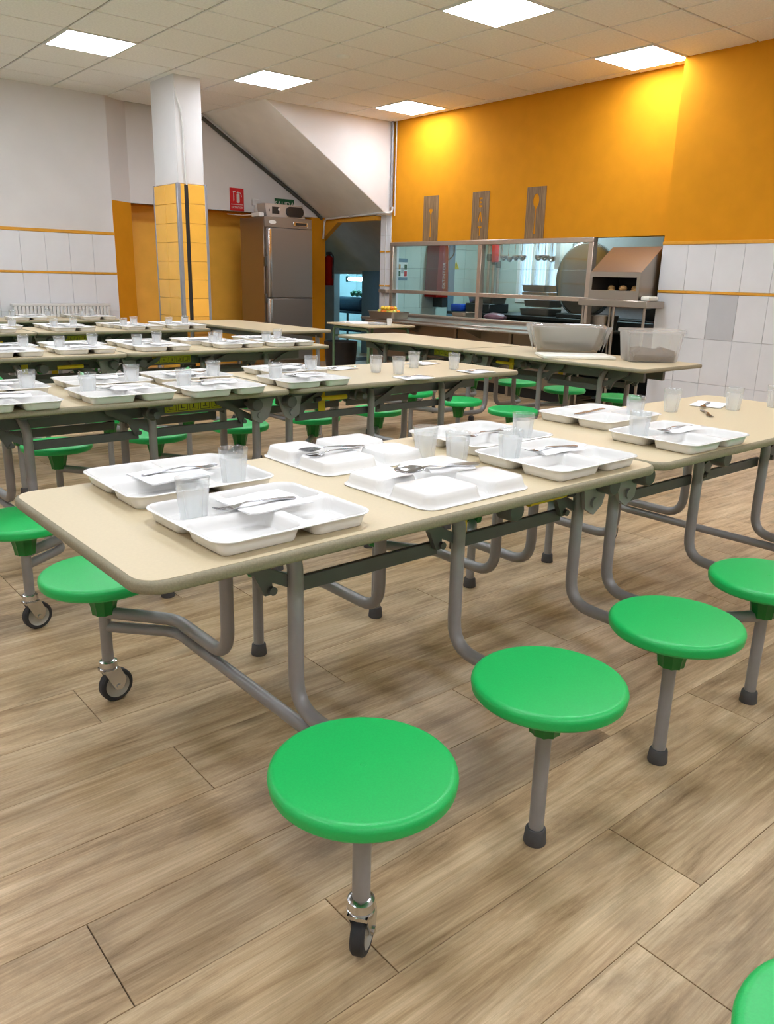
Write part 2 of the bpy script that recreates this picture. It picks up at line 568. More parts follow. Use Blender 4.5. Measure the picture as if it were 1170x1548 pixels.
wl = wall_box('wall_left', -2.3, 3.95, YL, YL + 0.15, 0, ZC + 0.05, M['white'])
bm = bmesh.new()
b_box(bm, -2.3, 3.95, YL - 0.006, YL, 0, 1.66)
put('tile_bed', fin(bm, 'tile_bed', M['grout']), wl)
tw, th = 0.275, 0.44
wt = {}
def wall_tile_me(w, h, m):
    k = (round(w, 3), round(h, 3), m.name)
    if k not in wt:
        wt[k] = box('wall_tile', 0.0012, w - 0.0012, -0.012, 0, 0.0012, h - 0.0012, m, 0.002)
    return wt[k]
rows_l = [(0.0, 0.36), (0.36, 0.42), (0.78, 0.43), (1.235, 0.43)]
for i in range(11):
    x0 = 3.95 - tw * (i + 1)
    for z0, h in rows_l:
        put('wall_tile', wall_tile_me(tw, h, M['tile']), wl, (x0, YL - 0.004, z0))
for z0, h in ((1.21, 0.026), (1.665, 0.036)):
    put('tile_strip', box('tile_strip', -2.3, 3.95, YL - 0.022, YL, z0, z0 + h, M['strip'], 0.004), wl)
put('tile_field', box('tile_field', -2.3, 3.95 - tw * 11, YL - 0.016, YL, 0, 1.66, M['tile']), wl)

# chamfered return and the wall above the niche
struct('wall_chamfer', prism('wall_chamfer', [(3.95, YL), (4.28, YB), (4.28, YB + 0.15), (3.95, YB + 0.15)], 0 + NZ, ZC + 0.05, M['white']))
struct('wall_back', box('wall_back', 4.28, 7.6, YB, YB + 0.15, NZ, ZC + 0.05, M['white']))
# niche: orange painted recess
nich = struct('wall_niche', box('wall_niche', 4.0, 7.25, 10.55, 10.7, 0, NZ + 0.15, M['tileo']))
put('niche_side', prism('niche_side', [(3.95, YL), (4.28, YB), (4.28, 10.55), (3.95, 10.55)], 0, NZ, M['orange']), nich)
put('niche_head', box('niche_head', 3.95, 7.25, YB + 0.002, 10.55, NZ, NZ + 0.03, M['orange']), nich)
put('niche_head_front', prism('niche_head_front', [(3.95, YL + 0.004), (4.28, YB), (4.28, YB + 0.1), (3.95, YB + 0.1)], NZ - 0.002, NZ + 0.03, M['orange']), nich)
put('niche_pier', box('niche_pier', 6.98, 7.22, 10.13, 10.55, 0, NZ, M['orange']), nich)

# stair: sloping soffit slab with a white side panel
sx0, sz0, sx1, sz1 = 5.33, ZC + 0.02, 7.22, 2.06
struct('wall_stair_soffit', prism('wall_stair_soffit', [(sx0, sz0), (sx1, sz1), (sx1 + 0.08, sz1), (sx1 + 0.08, sz1 + 0.12), (sx0 + 0.35, sz0 + 0.05)], YT + 0.005, YB + 0.02, M['soffit'], 'y'))
struct('wall_stair_side', prism('wall_stair_side', [(sx0 + 0.01, sz0), (sx1, sz1 + 0.005), (7.34, sz1 + 0.005), (7.34, ZC + 0.05), (sx0, ZC + 0.05)], YT, YT + 0.004, M['white'], 'y'))
struct('trim_2', box('trim_2', 7.20, 7.30, 8.93, YB + 0.6, 2.0, 2.058, M['strip']))
struct('trim_3', prism('trim_3', [(YB - 0.36, 2.002), (YB + 0.05, 2.002), (YB + 0.05, 1.76)], 7.205, 7.29, M['strip'], 'x'))

# serving wall: orange band over the hatch
struct('wall_right', box('wall_right', XS, XS + 0.14, 4.0, 8.70, 1.71, ZC + 0.05, M['orange']))
wp = struct('wall_pier', box('wall_pier', XP, XS + 0.14, -2.7, 4.42, 0, ZC + 0.05, M['orange']))
put('tile_bed', box('tile_bed', XP - 0.004, XP, -2.7, 4.42, 0, 1.60, M['grout']), wp)
rows_p = [(0.0, 0.37), (0.37, 0.405), (0.775, 0.40), (1.20, 0.41)]
def tile_x(w, h, m):
    k = ('x', round(w, 3), round(h, 3), m.name)
    if k not in wt:
        wt[k] = box('wall_tile', -0.010, 0, 0.0012, w - 0.0012, 0.0012, h - 0.0012, m, 0.002)
    return wt[k]
pw = 0.27
for i in range(13):
    y0 = 4.42 - pw * (i + 1)
    for j, (z0, h) in enumerate(rows_p):
        put('wall_tile', tile_x(pw, h, M['tileg'] if (i, j) == (2, 2) else M['tile']), wp, (XP - 0.003, y0, z0))
for z0, h in ((1.175, 0.025), (1.61, 0.03)):
    put('tile_strip', box('tile_strip', XP - 0.02, XP, -2.7, 4.42, z0, z0 + h, M['strip'], 0.004), wp)
put('tile_field', box('tile_field', XP - 0.013, XP, -2.7, 4.42 - pw * 13, 0, 1.6, M['tile']), wp)

# white tiled end post of the serving wall
ep = struct('wall_end_post', box('wall_end_post', XS - 0.01, XS + 0.14, 8.70, 8.92, 0, sz1, M['tile']))
for z0 in (1.135, 1.585):
    put('tile_strip', box('tile_strip', XS - 0.016, XS, 8.695, 8.925, z0, z0 + 0.02, M['strip']), ep)
for z0 in (0.4, 0.8, 1.36, 1.8):
    put('joint_line', box('joint_line', XS - 0.0115, XS, 8.70, 8.92, z0, z0 + 0.004, M['grout']), ep)
put('corner_bead', box('corner_bead', XS - 0.018, XS, 8.80, 8.812, 0, sz1, M['conduit']), ep)

# room closed behind the viewer
wall_box('wall_front', -2.3, 7.5, -2.7, -2.55, 0, ZC + 0.05, M['white'])
wall_box('wall_entrance', -2.3, -2.15, -2.7, 10.1, 0, ZC + 0.05, M['white'])

# column
col = struct('wall_column', box('wall_column', 4.06, 4.365, 8.37, 8.93, 2.16, ZC + 0.02, M['white'], 0.006))
put('column_core', box('column_core', 4.052, 4.373, 8.362, 8.94, 0, 2.16, M['grouto']), col)
for k in range(11):
    z0 = k * 0.196
    put('column_tile', box('column_tile', 4.040, 4.0525, 8.385, 8.66, z0 + 0.0015, z0 + 0.1945, M['tileo'], 0.002), col)
    put('column_tile', box('column_tile', 4.040, 4.0525, 8.663, 8.94, z0 + 0.0015, z0 + 0.1945, M['tileo'], 0.002), col)
    put('column_tile', box('column_tile', 4.075, 4.118, 8.35, 8.3625, z0 + 0.0015, z0 + 0.1945, M['tileo'], 0.002), col)
    put('column_tile', box('column_tile', 4.165, 4.365, 8.35, 8.3625, z0 + 0.0015, z0 + 0.1945, M['tileo'], 0.002), col)
put('cable_slot', box('cable_slot', 4.119, 4.163, 8.354, 8.3625, 0, 2.15, M['black']), col)
for x0, x1, y0, y1 in ((4.034, 4.074, 8.344, 8.384), (4.355, 4.385, 8.346, 8.376), (4.036, 4.058, 8.925, 8.95)):
    put('corner_bead', box('corner_bead', x0, x1, y0, y1, 0, 2.165, M['conduitg'], 0.003), col)
put('cable_cover', tube('cable_cover', [(4.055, 8.362, 3.12), (4.08, 8.362, 2.98), (4.13, 8.362, 2.86), (4.142, 8.362, 2.6), (4.146, 8.362, 2.25), (4.155, 8.362, 2.15)], 0.010, M['conduit'], 8, 0.1), col)

# lighting panels
for n, ((i, j), (x, y)) in enumerate(sorted(lights.items())):
    pl = {(-1, 0): 'by the stair side panel corner', (-4, 0): 'beside the white column top', (-7, 0): 'near the radiator wall',
          (-1, -5): 'touching the orange pier corner', (-4, -5): 'over the middle of the room'}
    o = root('ceiling_light', 'square white lit ceiling panel ' + pl[(i, j)] if (i, j) in pl else 'square lit ceiling panel out of view overhead', 'light', (x, y, ZC - 0.006), 0, 'lit ceiling panels')
    if n == 0:
        l_d = box('diffuser', -0.293, 0.293, -0.293, 0.293, 0.0, 0.010, M['panel'])
        bm = bmesh.new()
        for a in (-1, 1):
            b_box(bm, -0.31, 0.31, a * 0.302 - 0.009, a * 0.302 + 0.009, 0.0, 0.02)
            b_box(bm, a * 0.302 - 0.009, a * 0.302 + 0.009, -0.293, 0.293, 0.0, 0.02)
        l_f = fin(bm, 'light_frame', M['lframe'])
    put('diffuser', l_d, o)
    put('light_frame', l_f, o)
tag(put('smoke_detector', lathe('smoke_detector', [(0, -0.012), (0.05, -0.012), (0.062, -0.004), (0.064, 0.0), (0, 0.0)], M['lframe'], 24), None, (4.90, 6.594, ZC)),
    'flat round white detector on the ceiling tiles', 'smoke detector')

# conduits
tag(put('pipe', tube('pipe', [(5.30, YB - 0.02, 3.16), (7.06, YB - 0.02, 2.14), (7.16, YB - 0.02, 2.05)], 0.024, M['pipe'], 10)), 'dark pipe running down the edge of the stair soffit', 'pipe')
tag(put('conduit', tube('conduit', [(7.17, YB - 0.05, 1.78), (7.17, YB - 0.09, 2.05), (7.17, 8.74, 2.085), (7.262, 8.66, 2.085), (7.27, 8.66, 2.16)], 0.014, M['conduit'], 8, 0.06)), 'thin white conduit along the bottom edge of the stair soffit', 'conduit')
tag(put('conduit', tube('conduit', [(7.262, 8.68, 2.16), (7.262, 8.68, ZC)], 0.020, M['conduitg'], 8)), 'grey vertical conduit in the corner beside the orange wall', 'conduit')
tag(put('conduit', tube('conduit', [(7.285, 8.63, 2.05), (7.285, 8.63, ZC)], 0.008, M['conduit'], 8)), 'thin pale cable on the orange wall edge beside the grey conduit', 'conduit')

# ================================================================== MOBILE FOLDING TABLES
HL, HW, TZ = 1.585, 0.364, 0.75      # half length, half width, top height

def band_mesh(w, d):
    o = rrect(w, d, 0.055, 8)
    prof = [(-0.010, -0.0255), (-0.003, -0.024), (0.0, -0.019), (0.0, -0.008), (-0.003, -0.0025), (-0.010, -0.0003)]
    loops = []
    for off, z in prof:
        loops.append([(x, y, z) for x, y in rrect(w + 2 * off, d + 2 * off, 0.055 + off, 8)])
    bm = bmesh.new()
    b_loops(bm, loops, False, False)
    return fin(bm, 'edge_band', M['edge'], 0.9)

def top_mesh(w, d):
    bm = bmesh.new()
    b_prism(bm, rrect(w - 0.018, d - 0.018, 0.047, 8), -0.025, 0.0)
    return fin(bm, 'tabletop', M['top'], 0.6)

seat_me = lathe('stool', [(0, 0.385), (0.150, 0.385), (0.163, 0.388), (0.168, 0.394), (0.170, 0.408), (0.1685, 0.414), (0.165, 0.4185), (0.160, 0.4212), (0.155, 0.422), (0.006, 0.4222), (0.005, 0.4215), (0, 0.4215)], M['green'], 64, angle=0.42)
bm = bmesh.new()
b_lathe(bm, [(0.0, 0.386), (0.055, 0.386), (0.050, 0.368), (0.038, 0.315), (0.035, 0.291), (0.026, 0.288), (0, 0.288)], 20, ribs=1, ribd=0.004)
hub_me = fin(bm, 'stool_hub', M['greend'], 0.4)
post_f = tube('post', [(0, 0, 0.03), (0, 0, 0.31)], 0.0175, M['frame'], 14)
post_c = tube('post', [(0, 0, 0.138), (0, 0, 0.31)], 0.0175, M['frame'], 14)
foot_me = lathe('rubber_foot', [(0, 0), (0.026, 0), (0.027, 0.004), (0.024, 0.036), (0.021, 0.040), (0.0172, 0.040)], M['footr'], 18)
TRAIL, WR = 0.018, 0.051
bm = bmesh.new()
b_lathe(bm, [(0, 0.140), (0.0185, 0.140), (0.026, 0.135), (0.027, 0.118), (0.022, 0.114), (0.027, 0.111), (0.027, 0.104), (0, 0.104)], 20)
for s in (-1, 1):
    b_prism(bm, [(-0.026, 0.112), (0.026, 0.112), (0.044, 0.070), (0.036, 0.046), (0.026, 0.038), (0.010, 0.042), (-0.006, 0.070)], s * 0.0185 - 0.0017, s * 0.0185 + 0.0017, 'y')
b_box(bm, -0.026, 0.026, -0.020, 0.020, 0.104, 0.112)
b_tube(bm, [(TRAIL, -0.024, WR), (TRAIL, 0.024, WR)], 0.007, 8)
fork_me = fin(bm, 'caster_fork', M['chrome'])
bm = bmesh.new()
b_lathe(bm, [(0.037, -0.013), (0.047, -0.0135), (WR, -0.009), (WR, 0.009), (0.047, 0.0135), (0.037, 0.013)], 28, c=(0, 0, 0), axis='y')
b_lathe(bm, [(0, -0.010), (0.012, -0.0135), (0.014, -0.008), (0.030, -0.008), (0.0375, -0.014), (0.0375, 0.014), (0.030, 0.008), (0.014, 0.008), (0.012, 0.0135), (0, 0.010)], 28, [1] * 9, axis='y')
wheel_me = fin(bm, 'caster_wheel', [M['rubber'], M['hub']])

STX = [-1.296 + 0.5184 * k for k in range(6)]
SY = 0.607
CASTER = {(0, -1): 0.60, (0, 1): 0.1, (5, -1): 2.4, (5, 1): 3.3}

def make_table(label, group=None):
    t = root('folding_table', label, 'table', (0, 0, 0), 0, group)
    tm, bd = top_mesh(HL - 0.006, 2 * HW), band_mesh(HL - 0.006, 2 * HW)
    for s in (-1, 1):
        o = put('tabletop', tm, t, (s * HL / 2, 0, TZ))
        put('edge_band', bd, o)
    legs = {}
    for k, x in enumerate(STX):
        inner = 0.158 if k < 3 else -0.172
        for s in (-1, 1):
            st = put('stool', seat_me, t, (x, s * SY, 0))
            put('stool_hub', hub_me, st)
            if (k, s) in CASTER:
                put('post', post_c, st)
                a = CASTER[(k, s)]
                fk = put('caster_fork', fork_me, st, (0, 0, 0), (0, 0, a))
                put('caster_wheel', wheel_me, st, (TRAIL * math.cos(a), TRAIL * math.sin(a), WR), (0, 0, a))
            else:
                put('post', post_f, st)
                put('rubber_foot', foot_me, st)
            key = (inner > 0, s)
            if key not in legs:
                legs[key] = tube('leg', [(inner - 0.02 * (1 if inner > 0 else -1), s * 0.115, 0.715), (inner, s * 0.16, 0.64), (inner, s * 0.16, 0.275), (inner, s * 0.465, 0.275), (0.0, s * SY, 0.292)], 0.0185, M['frame'], 12, 0.085)
            put('leg', legs[key], t, (x, 0, 0))
    for k in (0, 5):
        x = STX[k]
        xi = x + (0.158 if k == 0 else -0.172)
        put('crossbar', tube('crossbar', [(x, -SY, 0.246), (xi, -0.465, 0.236), (xi, 0.465, 0.236), (x, SY, 0.246)], 0.0165, M['frame'], 12, 0.09), t)
    # rails under the tops
    for s in (-1, 1):
        for h in (-1, 1):
            put('rail', box('rail', min(h * 0.06, h * 1.44), max(h * 0.06, h * 1.44), s * 0.112 - 0.014, s * 0.112 + 0.014, 0.640, 0.7245, M['frame2'], 0.003), t)
    for h, ks in ((-1, (0, 1, 2)), (1, (3, 4, 5))):
        for k in ks:
            x = STX[k] + (0.158 if k < 3 else -0.172)
            put('cross_plate', box('cross_plate', x - 0.07, x + 0.05, -0.235, 0.235, 0.696, 0.7245, M['frame2'], 0.003), t)
    # flat link bars and braces beside the legs
    for s in (-1, 1):
        for h, k0 in ((-1, 0), (-1, 1), (1, 3), (1, 4)):
            x0, x1 = STX[k0] + (0.158 if k0 < 3 else -0.172), STX[k0 + 1] + (0.158 if k0 + 1 < 3 else -0.172)
            a, b = (x0, x1 - 0.055) if h < 0 else (x0 + 0.055, x1)
            put('link_bar', box('link_bar', a, b, s * 0.132 - 0.007, s * 0.132 + 0.007, 0.553, 0.590, M['frame2'], 0.002), t)
        for k in range(6):
            x = STX[k] + (0.158 if k < 3 else -0.172)
            d = -1 if k < 3 else 1
            bm = bmesh.new()
            pts = [(x, 0.572), (x, 0.602), (x + d * 0.17, 0.690), (x + d * 0.21, 0.700), (x + d * 0.20, 0.675), (x + d * 0.105, 0.628), (x + d * 0.078, 0.574), (x + d * 0.056, 0.574), (x + d * 0.060, 0.602)]
            b_prism(bm, pts, s * 0.15 - 0.008, s * 0.15 + 0.008, 'y')
            b_lathe(bm, [(0, -0.018), (0.010, -0.018), (0.010, 0.018), (0, 0.018)], 10, c=(x + d * 0.062, s * 0.15, 0.585), axis='y')
            put('brace', fin(bm, 'brace', M['frame2']), t)
    # hinge plates at the fold
    for s in (-1, 1):
        for h in (-1, 1):
            bm = bmesh.new()
            b_prism(bm, [(0.004 * h, 0.715), (0.15 * h, 0.715), (0.13 * h, 0.60), (0.085 * h, 0.575), (0.045 * h, 0.60)], s * 0.20 - 0.006, s * 0.20 + 0.006, 'y')
            b_lathe(bm, [(0, -0.014), (0.016, -0.014), (0.016, 0.014), (0, 0.014)], 12, c=(0.09 * h, s * 0.20, 0.615), axis='y')
            put('hinge_plate', fin(bm, 'hinge_plate', M['frame']), t)
            bm = bmesh.new()
            b_lathe(bm, [(0, -0.05), (0.026, -0.05), (0.030, -0.044), (0.030, 0.0), (0.022, 0.004), (0.016, 0.05), (0, 0.05)], 18, axis='y')
            if s > 0:
                bmesh.ops.scale(bm, vec=(1, -1, 1), verts=bm.verts[:])
            put('lock_knob', fin(bm, 'lock_knob', M['frame2']), t, (h * 0.06 if h < 0 else 0.13, s * 0.205, 0.672))
            put('lock_knob', bpy.data.meshes['lock_knob'], t, (-0.50 if h < 0 else 0.62, s * 0.205, 0.668))
    # yellow release handle with black grip ends, pictogram sticker, yellow strap
    for s in (-1, 1):
        hd = put('release_handle', tube('release_handle', [(-0.41, s * 0.215, 0.668), (-0.25, s * 0.215, 0.670)], 0.012, M['yellow'], 10), t)
        put('grip_end', tube('grip_end', [(-0.25, s * 0.215, 0.670), (-0.215, s * 0.215, 0.666)], 0.013, M['rubber'], 10), hd)
        x0 = -0.60 if s < 0 else -0.34
        put('safety_strap', box('safety_strap', x0, x0 + 0.042, s * 0.129 - 0.002, s * 0.129 + 0.002, 0.565, 0.70, M['yellow'], 0.001), t)
        sk = put('pictogram_sticker', box('pictogram_sticker', 0.25, 0.53, s * 0.1275 - 0.0012, s * 0.1275 + 0.0012, 0.652, 0.700, M['sticker']), t)
        bm = bmesh.new()
        y0, y1 = sorted((s * 0.1288, s * 0.1296))
        for i in range(5):
            x0 = 0.255 + i * 0.055
            for a, b, c, d in ((0, 0.046, 0.657, 0.659), (0, 0.046, 0.691, 0.693), (0, 0.002, 0.657, 0.693), (0.044, 0.046, 0.657, 0.693)):
                b_box(bm, x0 + a, x0 + b, y0, y1, c, d)
            b_box(bm, x0 + 0.012, x0 + 0.034, y0, y1, 0.665 + 0.003 * (i % 2), 0.668 + 0.003 * (i % 2))
            b_box(bm, x0 + 0.016 + 0.004 * i, x0 + 0.020 + 0.004 * i, y0, y1, 0.668, 0.685)
        put('pictogram', fin(bm, 'pictogram', M['ink']), sk)
    return t

TG = 'folding canteen tables with green stools'
tabA = make_table('cream folding table set with two upturned white trays, six green stools a side', TG)
tabA.location = (2.055, 1.572, 0)
tabA.rotation_euler.z = math.radians(0.5)
def copy_table(label, x, y, rz):
    t = dup(tabA)
    t.location = (x, y, 0)
    t.rotation_euler.z = math.radians(rz)
    t['label'] = label
    return t
tabB = copy_table('cream folding table directly behind the one with upturned trays, yellow sticker on its rail', 2.02, 3.44, 180.2)
tabC = copy_table('cream folding table in the third row, two behind the upturned trays', 2.03, 5.34, 0.0)
tabD = copy_table('cream folding table in the fourth row, last but one before the radiator', 2.08, 7.33, 0.0)
tabE = copy_table('cream folding table in the row standing along the radiator', 1.90, 8.985, 0.0)
tabR = copy_table('folding table along the steel serving counter, carrying steel pan and plastic box', 4.695, 4.33, -90)
tabR.rotation_euler.z = math.radians(90)
tabO = copy_table('folding table almost wholly out of view, only one green stool showing at bottom corner', 2.176, -0.467, 0)

# bare table by the column and the fridge
tL = root('long_table', 'bare beige table between the tiled column and the desk with papers', 'table', (4.32, 7.37, 0))
o = put('tabletop', top_mesh(1.9, 0.72), tL, (0, 0, TZ), (0, 0, math.pi / 2))
put('edge_band', band_mesh(1.9, 0.72), o)
for sx in (-1, 1):
    put('rail', box('rail', sx * 0.28 - 0.013, sx * 0.28 + 0.013, -0.86, 0.86, 0.672, 0.7215, M['frame2'], 0.003), tL)
    for sy in (-1, 1):
        put('leg', tube('leg', [(sx * 0.28, sy * 0.78, 0.69), (sx * 0.30, sy * 0.80, 0.0)], 0.02, M['frame'], 12), tL)

# ================================================================== TABLEWARE
# compartment trays
TW, TD, TH = 0.372, 0.33, 0.033
CELLS = [(-0.178, 0.010, -0.157, -0.005), (-0.014, 0.178, 0.011, 0.157), (0.032, 0.178, -0.157, -0.008), (-0.178, -0.036, 0.013, 0.157)]

def tray_mesh(name, flip):
    nx, ny = 108, 96
    sl = 0.011
    def sd(x, y, x0, x1, y0, y1, r):
        cx, cy, hx, hy = (x0 + x1) / 2, (y0 + y1) / 2, (x1 - x0) / 2 - r, (y1 - y0) / 2 - r
        dx, dy = abs(x - cx) - hx, abs(y - cy) - hy
        return math.hypot(max(dx, 0), max(dy, 0)) + min(max(dx, dy), 0) - r
    def h(x, y):
        z = TH
        for c in CELLS:
            s = -sd(x, y, *c, 0.030)
            if s > 0:
                u = min(1, s / sl)
                u = u * u * (3 - 2 * u) * 0.35 + u * 0.65
                z = min(z, TH - (TH - 0.003) * u)
        return z
    def warp(u, v):
        # square to rounded rectangle
        x, y = u * TW / 2, v * TD / 2
        r = 0.042
        ax, ay = abs(x) - (TW / 2 - r), abs(y) - (TD / 2 - r)
        if ax > 0 and ay > 0:
            m = max(ax, ay)
            l = math.hypot(ax, ay)
            ax, ay = ax * m / l, ay * m / l
            x = math.copysign(TW / 2 - r + ax, x)
            y = math.copysign(TD / 2 - r + ay, y)
        return x, y
    bm = bmesh.new()
    t = 0.0026
    top, bot = [], []
    for j in range(ny + 1):
        for i in range(nx + 1):
            x, y = warp(2 * i / nx - 1, 2 * j / ny - 1)
            z = h(x, y)
            edge = i in (0, nx) or j in (0, ny)
            top.append(bm.verts.new((x, y, z - (0.001 if edge else 0))))
            bot.append(bm.verts.new((x, y, z - t)))
    W = nx + 1
    for j in range(ny):
        for i in range(nx):
            a = j * W + i
            bm.faces.new((top[a], top[a + 1], top[a + W + 1], top[a + W]))
            bm.faces.new((bot[a], bot[a + W], bot[a + W + 1], bot[a + 1]))
    for i in range(nx):
        a, b = i, ny * W + i
        bm.faces.new((top[a], bot[a], bot[a + 1], top[a + 1]))
        bm.faces.new((top[b + 1], bot[b + 1], bot[b], top[b]))
    for j in range(ny):
        a, b = j * W, j * W + nx
        bm.faces.new((top[a + W], bot[a + W], bot[a], top[a]))
        bm.faces.new((top[b], bot[b], bot[b + W], top[b + W]))
    if flip:
        for v in bm.verts:
            v.co.z = TH - v.co.z
    return fin(bm, name, M['tray'], 1.2)

tray_up = tray_mesh('compartment_tray', False)
tray_dn = tray_mesh('upturned_tray', True)

# tumbler: frosted body, clear lip band
cup_me = lathe('tumbler', [(0, 0.004), (0.025, 0.004), (0.0265, 0.0), (0.0275, 0.002), (0.0335, 0.064), (0.0342, 0.072), (0.0358, 0.092), (0.0366, 0.0925), (0.0360, 0.094), (0.0346, 0.0925), (0.0331, 0.073), (0.0322, 0.064), (0.0262, 0.006), (0, 0.0055)],
               [M['cupf'], M['cupc']], 32, [0, 0, 0, 0, 0, 1, 1, 1, 1, 1, 0, 0, 0], angle=1.0)

# fork, spoon, knife lying along +x
def cutlery(name, kind):
    bm = bmesh.new()
    def strip(pts, th=0.0018):
        # pts: (x, half width, z, y offset)
        A = []
        for x, hw, z, y in pts:
            A.append([bm.verts.new((x, y - hw, z)), bm.verts.new((x, y + hw, z)), bm.verts.new((x, y + hw, z + th)), bm.verts.new((x, y - hw, z + th))])
        for a, b in zip(A, A[1:]):
            for k in range(4):
                bm.faces.new((a[k], a[(k + 1) % 4], b[(k + 1) % 4], b[k]))
        bm.faces.new(A[0][::-1]); bm.faces.new(A[-1])
    handle = [(0.095, 0.004, 0.001, 0), (0.088, 0.0085, 0.0012, 0), (0.06, 0.0075, 0.003, 0), (0.02, 0.0045, 0.006, 0), (-0.02, 0.0028, 0.008, 0), (-0.035, 0.003, 0.006, 0)]
    if kind == 'fork':
        strip(handle + [(-0.045, 0.009, 0.003, 0), (-0.058, 0.012, 0.001, 0)])
        for k in range(4):
            y = (k - 1.5) * 0.0064
            strip([(-0.057, 0.0021, 0.001, y), (-0.078, 0.0017, 0.001, y), (-0.096, 0.0008, 0.005, y)])
    elif kind == 'spoon':
        strip(handle)
        n, mth = 7, 16
        rings = []
        for i in range(1, n + 1):
            f = i / n
            rings.append([bm.verts.new((-0.064 - 0.031 * f * math.cos(2 * math.pi * k / mth), 0.0195 * f * math.sin(2 * math.pi * k / mth), 0.0005 + 0.0075 * f * f)) for k in range(mth)])
        c = bm.verts.new((-0.064, 0, 0.0005))
        for k in range(mth):
            bm.faces.new((c, rings[0][k], rings[0][(k + 1) % mth]))
        for a, b in zip(rings, rings[1:]):
            for k in range(mth):
                bm.faces.new((a[k], b[k], b[(k + 1) % mth], a[(k + 1) % mth]))
        ex = bmesh.ops.solidify(bm, geom=[f for f in bm.faces if all(v.co.x < -0.0325 for v in f.verts) and len(f.verts) < 5 and any(abs(v.co.y) > 0.0031 or v.co.x < -0.04 for v in f.verts)], thickness=0.0012)
    else:
        strip([(0.095, 0.005, 0.001, 0), (0.085, 0.009, 0.001, 0), (0.01, 0.006, 0.001, 0), (0.0, 0.008, 0.001, 0), (-0.06, 0.009, 0.001, 0.001), (-0.09, 0.006, 0.001, 0.003), (-0.1, 0.001, 0.001, 0.005)], 0.0022)
    return fin(bm, name, M['cutlery'], 0.8)
fork_c, spoon_c, knife_c = cutlery('fork', 'fork'), cutlery('spoon', 'spoon'), cutlery('knife', 'knife')

# folded paper napkin, slightly bowed
def napkin_mesh(name, w, d, seed, rolled=False):
    rnd = random.Random(seed)
    bm = bmesh.new()
    nx, ny = 10, 8
    def surf(i, j, lay):
        u, v = i / nx - 0.5, j / ny - 0.5
        x, y = u * w, v * d
        if rolled:
            return (x, y, 0.002 + lay * 0.010 * math.cos(v * 2.9) + 0.002 * math.sin(9 * u + seed))
        z = 0.0008 + 0.0025 * math.sin(4 * u + seed) ** 2 + 0.003 * max(0, abs(u) - 0.3) + lay * (0.0022 + 0.0015 * math.sin(7 * v + seed) ** 2)
        return (x + 0.002 * lay * math.sin(v * 8), y, z)
    L = []
    for lay in (0, 1):
        L.append([[bm.verts.new(surf(i, j, lay)) for i in range(nx + 1)] for j in range(ny + 1)])
    for j in range(ny):
        for i in range(nx):
            a, b = L
            bm.faces.new((a[j][i], a[j + 1][i], a[j + 1][i + 1], a[j][i + 1]))
            bm.faces.new((b[j][i], b[j][i + 1], b[j + 1][i + 1], b[j + 1][i]))
    for j in range(ny):
        for i in (0, nx):
            bm.faces.new((L[0][j][i], L[0][j + 1][i], L[1][j + 1][i], L[1][j][i]))
    for i in range(nx):
        for j in (0, ny):
            bm.faces.new((L[0][j][i], L[0][j][i + 1], L[1][j][i + 1], L[1][j][i]))
    return fin(bm, name, M['paper'], 0.9)
nap_sq = [napkin_mesh('napkin', 0.16, 0.13, s) for s in (1, 2.3, 3.7)]
nap_roll = [napkin_mesh('rolled_napkin', 0.17, 0.055, s, True) for s in (0.4, 1.9)]

ROWN = {'A': 'first table', 'B': 'second table row', 'C': 'third table row', 'D': 'fourth table row', 'E': 'radiator table row'}
ORD = ['first', 'second', 'third', 'fourth', 'fifth', 'sixth', 'seventh']

def place(row, side, idx):
    return f"{ORD[idx]} from the kitchen end, {'radiator side' if side > 0 else 'near side'}, {ROWN[row]}"

def setting(row, side, idx, x, y, cup=True, nap='roll', cut='fork', rz=0.0, dn=False, seed=0):
    """one laid place: tray, tumbler, napkin, cutlery"""
    rnd = random.Random(seed * 17 + idx + (5 if side > 0 else 0))
    pl = place(row, side, idx)
    a = rz + rnd.uniform(-0.03, 0.03) + (math.pi if side > 0 and not dn else 0)
    z = TZ + 0.0003
    t = put('upturned_tray' if dn else 'compartment_tray', tray_dn if dn else tray_up, None, (x, y, z), (0, 0, a))
    tag(t, ('upturned ' if dn else '') + 'white compartment tray ' + pl, 'tray', 'white compartment trays')
    R = Matrix.Rotation(a, 3, 'Z')
    def at(lx, ly, lz):
        p = R @ Vector((lx, ly, 0))
        return (x + p.x, y + p.y, z + lz)
    if cup:
        c = put('tumbler', cup_me, None, at(-0.104, 0.084, 0.0035))
        tag(c, 'frosted tumbler in the tray ' + pl, 'cup', 'tumblers standing in trays')
    if nap:
        if nap == 'roll':
            n = put('rolled_napkin', nap_roll[idx % 2], None, at(0.02, 0.004, TH + 0.0015), (0, 0, a - 0.12 + rnd.uniform(-0.1, 0.1)))
            cz, cx = TH + 0.010, -0.01
        else:
            n = put('napkin', nap_sq[idx % 3], None, at(0.03, 0.02, TH + 0.0005), (0, 0, a + rnd.uniform(-0.15, 0.1)))
            cz, cx = TH + 0.0058, 0.0
        tag(n, ('rolled ' if nap == 'roll' else 'folded ') + 'napkin on the tray ' + pl, 'napkin', 'paper napkins on trays')
        if cut:
            me = {'fork': fork_c, 'spoon': spoon_c, 'knife': knife_c}[cut]
            q = put(cut, me, None, at(cx, 0.006, cz), (0, 0.0, a - 0.12 + rnd.uniform(-0.12, 0.12)))
            tag(q, f'steel {cut} on the tray ' + pl, cut, f'{cut}s on trays')
    return t

